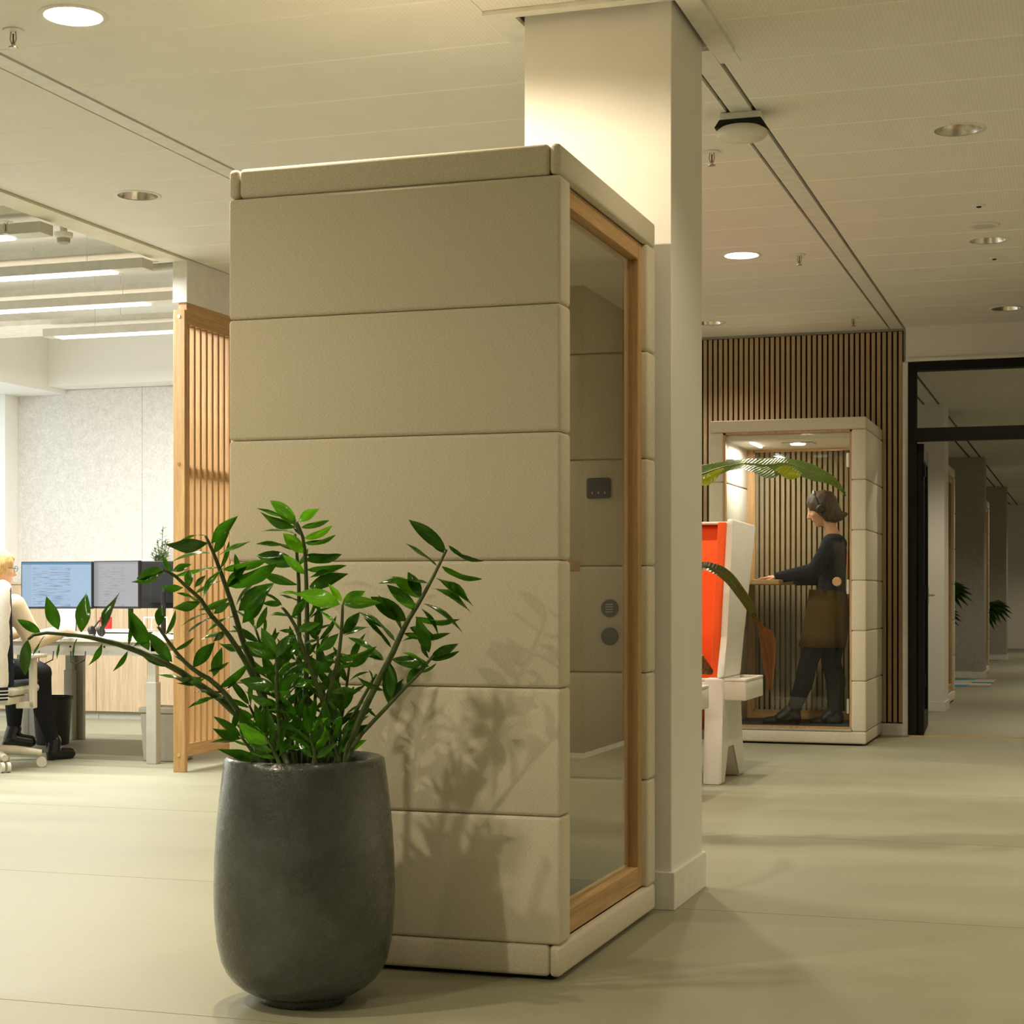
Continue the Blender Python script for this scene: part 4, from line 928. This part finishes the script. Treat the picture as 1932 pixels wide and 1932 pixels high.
for a, b_ in zip(rings, rings[1:]):
    for i in range(48): sk.faces.new((a[i], a[(i + 1) % 48], b_[(i + 1) % 48], b_[i]))
bmesh.ops.solidify(sk, geom=sk.faces[:], thickness=.004)
obj('skirt', sk, suede, wt, smooth=True)
blob('tights', fat(legs, .013), tights, wt, .007, 3)
blob('boot', fat(feet[:3], .012) + [(W(1507, 1358, -.07), .016, W(1507, 1366, -.07), .014)], boot_m, wt, .006, 3, cutters=[(Vector((0, 0, .001)), Vector((0, 0, -1)))])
blob('boot', fat(feet[3:], .012) + [(W(1582, 1362, .07), .016, W(1582, 1369, .07), .014)], boot_m, wt, .006, 3, cutters=[(Vector((0, 0, .001)), Vector((0, 0, -1)))])
hh = [(HP(-.075, -.05, .0), (.05, .09, .05), HP(-.085, -.105, 0), (.035, .075, .03)), (HP(-.11, -.10, 0), .03, HP(-.145, -.105, 0), .014), (HP(-.025, .03, 0), .102, HP(.0, .04, 0), .094), (HP(-.04, -.01, 0), (.085, .096, .09), HP(-.055, -.085, 0), (.060, .088, .05)), (HP(-.085, -.07, .0), .035, HP(-.115, -.10, 0), .018), (HP(.045, .070, .0), (.045, .066, .03), HP(.01, .06, 0), .08)]
for s in (-1, 1): hh += [(HP(.030, .055, s * .055), .032, HP(.0, -.02, s * .072), .030), (HP(.0, -.02, s * .074), .029, HP(-.012, -.092, s * .060), .020)]
blob('hair', hh, hair_b, wt, .007, 2)
hb = [HP(-.005 + .012 * math.sin(a), .145 * max(math.sin(a), 0) * .98 - .0, 0.1 * math.cos(a)) for a in [i * PI / 14 for i in range(15)]]
ho = obj('headphones', tube(new(), hb, .006, 8), black_pl, wt, smooth=True)
obj('headband_pad', tube(new(), hb[4:11], .0085, 8), plain('pad_grey', (.35, .35, .35), .4), ho, smooth=True)
for s in (-1, 1):
    b = new(); lathe(b, [(0, -.014), (.022, -.014), (.031, -.006), (.031, .010), (.024, .014), (.02, .011), (0, .011)], 28); bmesh.ops.rotate(b, verts=b.verts, matrix=Matrix.Rotation(R(-90 * s * -1), 3, 'X'))
    obj('ear_cup', b, black_pl, ho, loc=HP(-.005, -.008, s * .112), smooth=40)

# ---------------------------------------------------------------- seated person and office chair at the left edge
oc = Vector((-6.23, 8.95, 0))
ct = thing('office_chair', 'cream office chair on castors at the left edge, a jacket over its back', 'office chair', oc, R(15))
cream = plain('chair_cream_plastic', (.56, .53, .44), .5)
b = new(); box(b, -.23, .23, -.18, .28, .44, .50, .03, 3); obj('seat', b, cream, ct, smooth=40)
obj('seat_pad', box(new(), -.225, .225, -.17, .27, .49, .53, .018, 3), plain('seat_navy', (.03, .035, .05), .9), ct, smooth=40)
bc = new(); box(bc, -.21, .21, -.27, -.235, .60, 1.08, .016, 3); obj('backrest', bc, plain('backrest_navy', (.03, .033, .055), .9), ct, smooth=40)
bc = new(); tube(bc, [(0, -.05, .42), (0, -.24, .45), (0, -.29, .62), (0, -.285, .95)], .022, 10); box(bc, -.20, .20, -.20, .10, .39, .435, .01, 2); obj('spine', bc, cream, ct, smooth=40)
for s in (-1, 1):
    ar = new(); box(ar, s * .275 - .017, s * .275 + .017, -.03, .03, .36, .66, .006, 2); box(ar, min(s * .18, s * .29), max(s * .18, s * .29), -.03, .03, .36, .40, .004, 1)
    a_ = obj('armrest', ar, cream, ct); obj('arm_pad', box(new(), s * .275 - .045, s * .275 + .045, -.12, .14, .66, .685, .01, 2), cream, a_, smooth=40)
obj('gas_lift', tube(new(), [(0, 0, .08), (0, 0, .40)], .026, 14), black_pl, ct)
for k in range(5):
    a = R(20 + 72 * k); ca, sa = math.cos(a), math.sin(a)
    lg = new(); tube(lg, [(0, 0, .11), (.16 * ca, .16 * sa, .105), (.31 * ca, .31 * sa, .085)], [.034, .028, .02], 10); bl = obj('base_leg', lg, cream, ct, smooth=40)
    c2 = new()
    for s in (-1, 1): 
        d = Vector((-sa, ca, 0)) * .018 * s + Vector((.31 * ca, .31 * sa, .031)); ax = Vector((-sa, ca, 0))
        tube(c2, [d - ax * .010, d + ax * .010], .03, 18)
    obj('castor', c2, plain('castor_white', (.62, .60, .52), .5), bl, smooth=40)
sb = Vector((-6.23, 9.0, 0))
pt2 = thing('person', 'seated blond person in cream sweater and black boots, working at the desk', 'person', sb, R(-6))
V = lambda x_, y_, z_: Vector((x_, y_, z_))
tor = [(V(0, -.02, .58), (.155, .11, .09), V(0, -.05, .80), (.135, .095, .1)), (V(0, -.05, .80), (.135, .095, .1), V(0, -.02, .97), (.155, .09, .06)), (V(0, -.01, 1.0), (.12, .07, .04), V(0, 0, 1.0), (.12, .07, .04)), (V(0, .0, 1.0), .046, V(0, .025, 1.10), .044)]
ar2 = [(V(.17, -.01, .975), .056, V(.225, .10, .76), .046), (V(.225, .10, .76), .044, V(.20, .40, .81), .028), (V(-.17, -.01, .975), .056, V(-.22, .10, .76), .046), (V(-.22, .10, .76), .044, V(-.14, .38, .80), .028)]
lg2 = [(V(.09, .02, .57), .085, V(.02, .42, .55), .060), (V(.02, .42, .53), .056, V(-.01, .47, .32), .052), (V(-.01, .47, .32), .050, V(.02, .54, .10), .034),
       (V(-.09, .02, .57), .085, V(-.17, .40, .53), .060), (V(-.17, .40, .53), .056, V(-.19, .42, .34), .050), (V(-.19, .42, .34), .050, V(-.20, .43, .20), .034)]
hc2 = V(0.0, .045, 1.19)
hp2, HP2 = headprims(hc2, V(.45, 1, -.10), V(.05, .1, 1), .98)
ft2 = [(V(.02, .54, .12), .036, V(.02, .53, .05), .034), (V(.02, .53, .045), .030, V(.05, .66, .035), .026), (V(-.20, .43, .20), .036, V(-.21, .41, .14), .034), (V(-.21, .41, .135), .032, V(-.13, .50, .115), .028)]
hn2 = hand(V(.20, .40, .81), V(-.1, 1, -.02), V(0, 0, 1), 1, .3, -1) + hand(V(-.14, .38, .80), V(.1, 1, 0), V(0, 0, 1), 1, .3, 1)
blob('body', tor + ar2 + lg2 + hp2 + ft2 + hn2, skin2, pt2, .006, 3)
for s in (-1, 1):
    e = new(); bmesh.ops.create_uvsphere(e, u_segments=12, v_segments=8, radius=.009); obj('eye', e, plain('eye_blue_dark', (.06, .08, .10), .2), pt2, loc=HP2(.080, .008, .030 * s), smooth=True)
blob('sweater', fat(tor[:3], .012) + fat(ar2, .013), fabric('cream_knit', (.66, .54, .38), horiz=False, strength=.5), pt2, .009, 4)
blob('trousers', fat(lg2, .008) + [(V(0, 0, .56), (.16, .12, .08))], fabric('black_denim', (.016, .017, .021), horiz=False), pt2, .009, 3)
blob('boot', fat(ft2[:2], .012) + [(V(.018, .515, .035), .026, V(.018, .515, .012), .026)], boot_b, pt2, .006, 3, cutters=[(Vector((0, 0, .001)), Vector((0, 0, -1)))])
blob('boot', fat(ft2[2:], .012) + [(V(-.225, .395, .12), .026, V(-.23, .385, .10), .026)], boot_b, pt2, .006, 3)
h2 = [(HP2(-.025, .03, 0), .101, HP2(.0, .04, 0), .092), (HP2(-.06, -.02, 0), .065, HP2(-.065, -.045, 0), .055), (HP2(.045, .070, 0), (.06, .05, .035), HP2(.0, .06, 0), .075)]
for s in (-1, 1): h2.append((HP2(.03, .05, s * .058), .028, HP2(-.02, .01, s * .074), .022))
blob('hair', h2, hair_y, pt2, .007, 2)
gl_ = new(); tube(gl_, [HP2(.03, .012, .080), HP2(.09, .012, .066)], .0025, 6)
for s in (-1, 1): tube(gl_, [HP2(.104 + .0 * a, .012 + .018 * math.sin(a), s * .032 + .02 * math.cos(a)) for a in [i * PI / 6 for i in range(13)]], .0022, 6)
obj('glasses', gl_, plain('glasses_teal', (.05, .16, .18), .3), pt2)
# jacket over the chair back
jt = thing('jacket', 'dark navy jacket with cream sleeves and striped cuffs hanging over the office chair', 'jacket', oc, R(15))
bc = new(); box(bc, -.25, .25, -.345, -.29, .50, 1.10, .024, 3)
for v in bc.verts: v.co.y += .012 * math.sin(v.co.x * 34) * (1.1 - v.co.z); v.co.x *= 1 + .12 * (1.1 - v.co.z)
obj('jacket_body', bc, fabric('jacket_navy', (.018, .02, .034), horiz=False), jt, smooth=60)
sl_m = fabric('sleeve_cream', (.68, .65, .58), horiz=False)
for s, x0 in ((1, .20), (-1, -.20)):
    pts = [V(x0 * .95, -.27, 1.085), V(x0 * 1.04, -.345, 1.05), V(x0 * 1.08, -.375, .85), V(x0 * 1.05, -.38, .65), V(x0 * 1.04, -.375, .50)]
    b = new(); tube(b, smooth_path(pts, 14), [.03, .042, .046, .048, .048, .047, .046, .045, .045, .044, .044, .043, .043, .042], 14)
    for v in b.verts: v.co.x += .006 * math.sin(v.co.z * 30 + v.co.y * 60)
    so_ = obj('sleeve', b, sl_m, jt, smooth=60)
    obj('cuff', tube(new(), [V(x0 * 1.04, -.375, .505), V(x0 * 1.04, -.375, .43)], [.046, .043], 16), navy, so_, smooth=60)
    for zz in (.485, .465, .445): obj('cuff_stripe', tube(new(), [V(x0 * 1.04, -.375, zz + .003), V(x0 * 1.04, -.375, zz - .003)], .0465, 16), sl_m, so_)

# ---------------------------------------------------------------- orange and white wing chairs
def wing_chair(label, loc, rz):
    t = thing('wing_chair', label, 'armchair', loc, rz, 'orange wing chairs with trays')
    low = [(-.50, 0), (-.385, 0), (-.30, .205), (-.13, .205), (.03, 0), (.20, 0), (.10, .30), (.075, .58), (-.45, .58), (-.44, .35)]
    up = [(-.45, .58), (.075, .58), (.16, .80), (.56, 1.43), (.55, 1.455), (-.15, 1.465), (-.165, 1.44), (-.31, .80)]
    for s in (-1, 1):
        a0, a1 = (.34, .44) if s > 0 else (-.44, -.34)
        p = obj('side_flank', prism(new(), low, 'x', a0, a1, .012), white_tex, t, smooth=50)
        obj('wing', prism(new(), up, 'x', min(s * .405, s * .44), max(s * .405, s * .44), .012), white_tex, p, smooth=50)
        q0, q1 = (.36, .405) if s > 0 else (-.405, -.36)
        lin = [(-.44, .30), (.05, .30), (.18, .80), (.50, 1.42), (-.185, 1.445), (-.345, .80)]
        obj('lining', prism(new(), lin, 'x', q0, q1, .006), orange, t, smooth=50)
        tr_ = new(); x0, x1 = (.22, .56) if s > 0 else (-.56, -.22)
        box(tr_, x0, x1, -.40, .13, .455, .56, .008, 2); tray = obj('arm_tray', tr_, white_tex, t, smooth=50)
        rm = new()
        for a in ((x0, x1, -.40, -.385), (x0, x1, .115, .13), (x0, x0 + .015, -.385, .115), (x1 - .015, x1, -.385, .115)): box(rm, *a, .56, .575, .003, 1)
        obj('tray_rim', rm, white_tex, tray)
    obj('seat', box(new(), -.315, .315, -.47, .0, .28, .44, .03, 3), orange, t, smooth=50)
    bk_ = new(); prism(bk_, [(-.06, .40), (.04, .40), (.12, .80), (.47, 1.45), (.36, 1.45), (.02, .80)], 'x', -.36, .36, .02); obj('backrest', bk_, orange, t, smooth=50)
    bk_ = new(); prism(bk_, [(.05, .20), (.09, .20), (.20, .80), (.56, 1.455), (.48, 1.455), (.13, .80), (.05, .45)], 'x', -.405, .405, .006); obj('back_shell', bk_, white_tex, t, smooth=50)
    tp = new(); box(tp, -.34, .34, .30, .55, 1.45, 1.468, .008, 2); obj('top_edge', tp, white_tex, t, smooth=50)
    return t
wing_chair('orange and white high-backed wing chair right of the column, facing the camera', (-2.33, 9.9, 0), 0)
wing_chair('second wing chair mostly hidden by the column, only its white tray end showing', (-2.40, 8.45, 0), PI)

# ---------------------------------------------------------------- strelitzia behind the column
bt = thing('bird_of_paradise_plant', 'large-leaved plant behind the column, one green arching leaf and browning ones', 'potted plant', (-1.86, 7.35, 0)); BP = Vector((-1.86, 7.35, 0))
obj('pot', lathe(new(), [(0, 0), (.13, 0), (.17, .34), (.16, .34), (.15, .30), (0, .30)], 40), plain('pot_anthracite', (.05, .05, .05), .5), bt, smooth=40)
obj('soil', lathe(new(), [(.152, .31), (0, .315)], 24), plain('soil_brown', (.03, .02, .012), .95, var=.4, scale=80), bt)
def big_leaf_mat(name, a, b_, tr_col, trans):
    m, nt, b = nodes(name); w = nt.nodes.new('ShaderNodeTexWave'); w.inputs['Scale'].default_value = 26; w.inputs['Distortion'].default_value = 1.5
    nt.links.new(coords(nt, rot=(0, 0, .3)), w.inputs[0]); n = noise(nt, coords(nt), 7, 3)
    c = ramp(nt, n, [(.35, a), (.65, b_)]); nt.links.new(c, b.inputs['Base Color']); b.inputs['Roughness'].default_value = .28; b.inputs['Specular IOR Level'].default_value = .6
    bump(nt, w.outputs['Fac'], b, .35, .004)
    t_ = nt.nodes.new('ShaderNodeBsdfTranslucent'); t_.inputs[0].default_value = (*tr_col, 1); mx = nt.nodes.new('ShaderNodeMixShader'); mx.inputs[0].default_value = trans
    out = nt.nodes['Material Output']; nt.links.new(b.outputs[0], mx.inputs[1]); nt.links.new(t_.outputs[0], mx.inputs[2]); nt.links.new(mx.outputs[0], out.inputs[0]); return m
bl_g = big_leaf_mat('banana_green', (.035, .085, .025), (.07, .15, .04), (.35, .45, .01), .35)
bl_b = big_leaf_mat('banana_brown', (.16, .055, .018), (.24, .09, .025), (.4, .15, .03), .2)
bl_m = big_leaf_mat('banana_olive', (.05, .045, .01), (.10, .075, .012), (.3, .3, .02), .3)
def big_leaf(rows, m, lab=None, stemfrom=None, thick=.0015, stalk=True):
    # rows: (edge a px,py,depth), (midrib), (edge b)
    bm = new(); R_ = []
    A = [smooth_path([at(*r[i]) - BP for r in rows], 26) for i in range(3)]
    for i in range(26):
        a, c, b_ = A[0][i], A[1][i], A[2][i]; q1 = a.lerp(c, .5) + Vector((0, .0, .012 if thick else 0)); q2 = c.lerp(b_, .5) + Vector((0, .01, .008))
        R_.append([bm.verts.new(p) for p in (a, q1, c, q2, b_)])
    for a, b_ in zip(R_, R_[1:]):
        for k in range(4): bm.faces.new((a[k], a[k + 1], b_[k + 1], b_[k]))
    bmesh.ops.solidify(bm, geom=bm.faces[:], thickness=thick)
    if stemfrom:
        pass
    o = obj('leaf', bm, m, bt, smooth=True, label=lab)
    mid = new(); tube(mid, A[1][:24], [.006 - .0048 * i / 23 for i in range(24)], 6); obj('midrib', mid, plain('midrib_dark', (.10, .09, .03), .4), o, smooth=True)
    if not stalk: return o
    base_ = A[1][0]; stp = new(); tube(stp, smooth_path([Vector((random.uniform(-.04, .04), random.uniform(-.04, .04), .3)), Vector((base_.x * .2, base_.y * .2, base_.z * .6)), Vector((base_.x * .6, base_.y * .6, base_.z * .95)), base_], 12), [.014 - .0006 * i for i in range(12)], 8)
    obj('petiole', stp, stem_m, bt, smooth=True)
D = 7.6
big_leaf([((1235, 905, D), (1235, 908, D), (1235, 912, D)), ((1275, 888, D + .06), (1275, 903, D), (1275, 925, D - .05)), ((1317, 878, D + .1), (1320, 896, D), (1325, 918, D - .08)), ((1368, 871, D + .08), (1362, 882, D), (1352, 898, D - .04)),
          ((1415, 866, D + .10), (1408, 875, D), (1400, 884, D - .07)), ((1450, 864, D + .13), (1447, 878, D + .02), (1452, 904, D - .12)), ((1485, 865, D + .12), (1480, 874, D + .02), (1482, 889, D - .03)), ((1520, 871, D + .11), (1512, 883, D + .02), (1512, 899, D - .1)),
          ((1550, 884, D + .1), (1545, 896, D + .02), (1537, 908, D - .08)), ((1575, 901, D + .05), (1570, 905, D), (1560, 912, D - .04)), ((1590, 922, D + .02), (1588, 925, D), (1583, 924, D - .02)), ((1597, 937, D), (1596, 937, D), (1595, 937, D))], bl_g, 'green arching leaf with a bright underside')
bl_y = big_leaf_mat('banana_underside', (.20, .22, .012), (.32, .34, .02), (.6, .65, .02), .5)
def fold(rows, m, lab):
    bm = new(); A = [smooth_path([at(*r[i]) - BP for r in rows], 14) for i in range(2)]; prev = None
    for a, b_ in zip(*A):
        row = [bm.verts.new(a), bm.verts.new(a.lerp(b_, .5) + Vector((0, -.012, -.003))), bm.verts.new(b_)]
        if prev:
            for k in range(2): bm.faces.new((prev[k], prev[k + 1], row[k + 1], row[k]))
        prev = row
    bmesh.ops.solidify(bm, geom=bm.faces[:], thickness=.0012)
    obj('leaf_fold', bm, m, bt, smooth=True, label=lab)
fold([((1462, 886, D - .13), (1465, 890, D - .13)), ((1478, 878, D - .08), (1480, 901, D - .14)), ((1492, 880, D - .07), (1490, 905, D - .14)), ((1505, 888, D - .09), (1506, 901, D - .13)), ((1514, 893, D - .11), (1515, 894, D - .12))], bl_y, 'bright yellow-green folded underside')
fold([((1300, 902, D - .12), (1300, 906, D - .12)), ((1317, 902, D - .12), (1319, 914, D - .14)), ((1335, 893, D - .12), (1335, 916, D - .14)), ((1352, 886, D - .1), (1350, 904, D - .12)), ((1366, 883, D - .08), (1367, 885, D - .09))], bl_y, 'yellow-green folded underside beside the column')
big_leaf([((1240, 1100, D), (1240, 1102, D), (1240, 1104, D)), ((1317, 1065, D + .03), (1315, 1070, D), (1318, 1077, D - .03)), ((1352, 1064, D + .04), (1350, 1075, D), (1346, 1082, D - .04)), ((1380, 1080, D + .04), (1375, 1092, D), (1370, 1100, D - .04)),
          ((1405, 1112, D + .03), (1397, 1122, D), (1392, 1128, D - .03)), ((1424, 1143, D + .02), (1416, 1150, D), (1410, 1153, D - .02)), ((1428, 1168, D + .02), (1424, 1168, D), (1420, 1168, D - .02))], bl_m, 'olive lower leaf')
big_leaf([((1424, 1160, D + .02), (1421, 1160, D), (1418, 1160, D - .02)), ((1440, 1180, D + .03), (1432, 1185, D), (1430, 1190, D - .03)), ((1461, 1197, D + .05), (1444, 1210, D), (1434, 1215, D - .05)), ((1463, 1245, D + .05), (1451, 1245, D), (1438, 1250, D - .05)),
          ((1460, 1275, D + .04), (1453, 1275, D), (1444, 1278, D - .03)), ((1456, 1303, D), (1453, 1305, D), (1450, 1303, D))], bl_b, 'withered brown leaf tip', stalk=False)
big_leaf([((1260, 1262, D), (1260, 1264, D), (1260, 1266, D)), ((1317, 1235, D + .04), (1310, 1252, D), (1305, 1270, D - .03)), ((1333, 1245, D + .03), (1328, 1258, D), (1325, 1272, D - .03)), ((1346, 1268, D), (1345, 1270, D), (1344, 1273, D))], bl_b, 'small withered brown leaf')

# ---------------------------------------------------------------- corridor things
def palm(label, p, stems_):
    t = thing('cheese_plant', label, 'potted plant', p, group='plants along the corridor'); o = Vector(p)
    obj('pot', lathe(new(), [(0, 0), (.14, 0), (.18, .4), (.17, .4), (0, .38)], 24), plain('corridor_pot', (.1, .1, .1), .5), t, smooth=40)
    for (x_, z_, dx, dz, L) in stems_:
        s = obj('stem', tube(new(), [(0, 0, .38), (x_ * .4, 0, z_ * .8), (x_, 0, z_)], .008, 6), stem_m, t)
        lf = new(); N = 7
        for k in range(N):
            f = k / (N - 1); a = math.atan2(dz, dx) + (f - .5) * 1.3; ln = L * (.75 + .3 * math.sin(PI * f))
            d = Vector((math.cos(a), 0, math.sin(a))); n_ = Vector((-d.z, 0, d.x)); pts = [Vector((x_, 0, z_)), Vector((x_, 0, z_)) + d * ln * .5 + n_ * ln * .10, Vector((x_, 0, z_)) + d * ln + Vector((0, 0, -.05)), Vector((x_, 0, z_)) + d * ln * .5 - n_ * ln * .10]
            vs = [lf.verts.new(q + Vector((0, .05 * math.sin(k * 2.2 + i), 0))) for i, q in enumerate(pts)]; lf.faces.new(vs)
        bmesh.ops.solidify(lf, geom=lf.faces[:], thickness=.003)
        obj('leaf', lf, corr_leaf, s)
corr_leaf = leaf_mat('corridor_leaf', (.03, .10, .02), (.07, .19, .03), .35, .15)
palm('green split-leaved plant before the first grey felt column in the corridor', (-1.72, 19.2, 0), [(.28, 1.12, .9, -.35, .30), (.22, .86, 1, -.3, .24), (.20, 1.2, 1, .1, .20), (.10, 1.0, .4, -.8, .26)])
palm('smaller dark green plant farther along, before the second felt column', (-1.72, 25.4, 0), [(.42, .92, .9, -.55, .34), (.34, .85, .5, -.9, .3)])
rg = thing('rug', 'flat multicoloured patchwork rug on the corridor floor', 'rug', (-1.78, 20.2, 0))
pal = [(.85, .30, .05), (.55, .75, .78), (.75, .70, .70), (.10, .25, .45), (.20, .45, .30), (.85, .70, .25), (.40, .75, .80), (.30, .30, .32), (.80, .45, .35)]
RUG = [plain('rug_colour_%d' % i, c, .95) for i, c in enumerate(pal)]
for i in range(5):
    for j in range(5): obj('rug_patch', box(new(), -.45 + i * .24, -.45 + (i + 1) * .24 - .004, j * .34, (j + 1) * .34 - .004, 0, .008), RUG[(i * 4 + j * 7) % 9], rg)
sc_ = thing('side_chair', 'dark chair arm end just visible past the far booth in the corridor', 'chair', (-1.75, 18.5, 0))
obj('arm', tube(new(), [(0, 0, .56), (.38, 0, .56), (.42, 0, .56)], .022, 10), black_pl, sc_, smooth=40)
for xx in (-.35, .0):
    for yy in (-.22, .22): obj('leg', tube(new(), [(xx, yy, 0), (xx, yy, .44)], .015, 8), black_pl, sc_)
obj('seat', box(new(), -.38, .02, -.25, .25, .44, .48, .01, 2), black_pl, sc_); obj('backrest', box(new(), -.40, -.36, -.25, .25, .48, .85, .01, 2), black_pl, sc_)
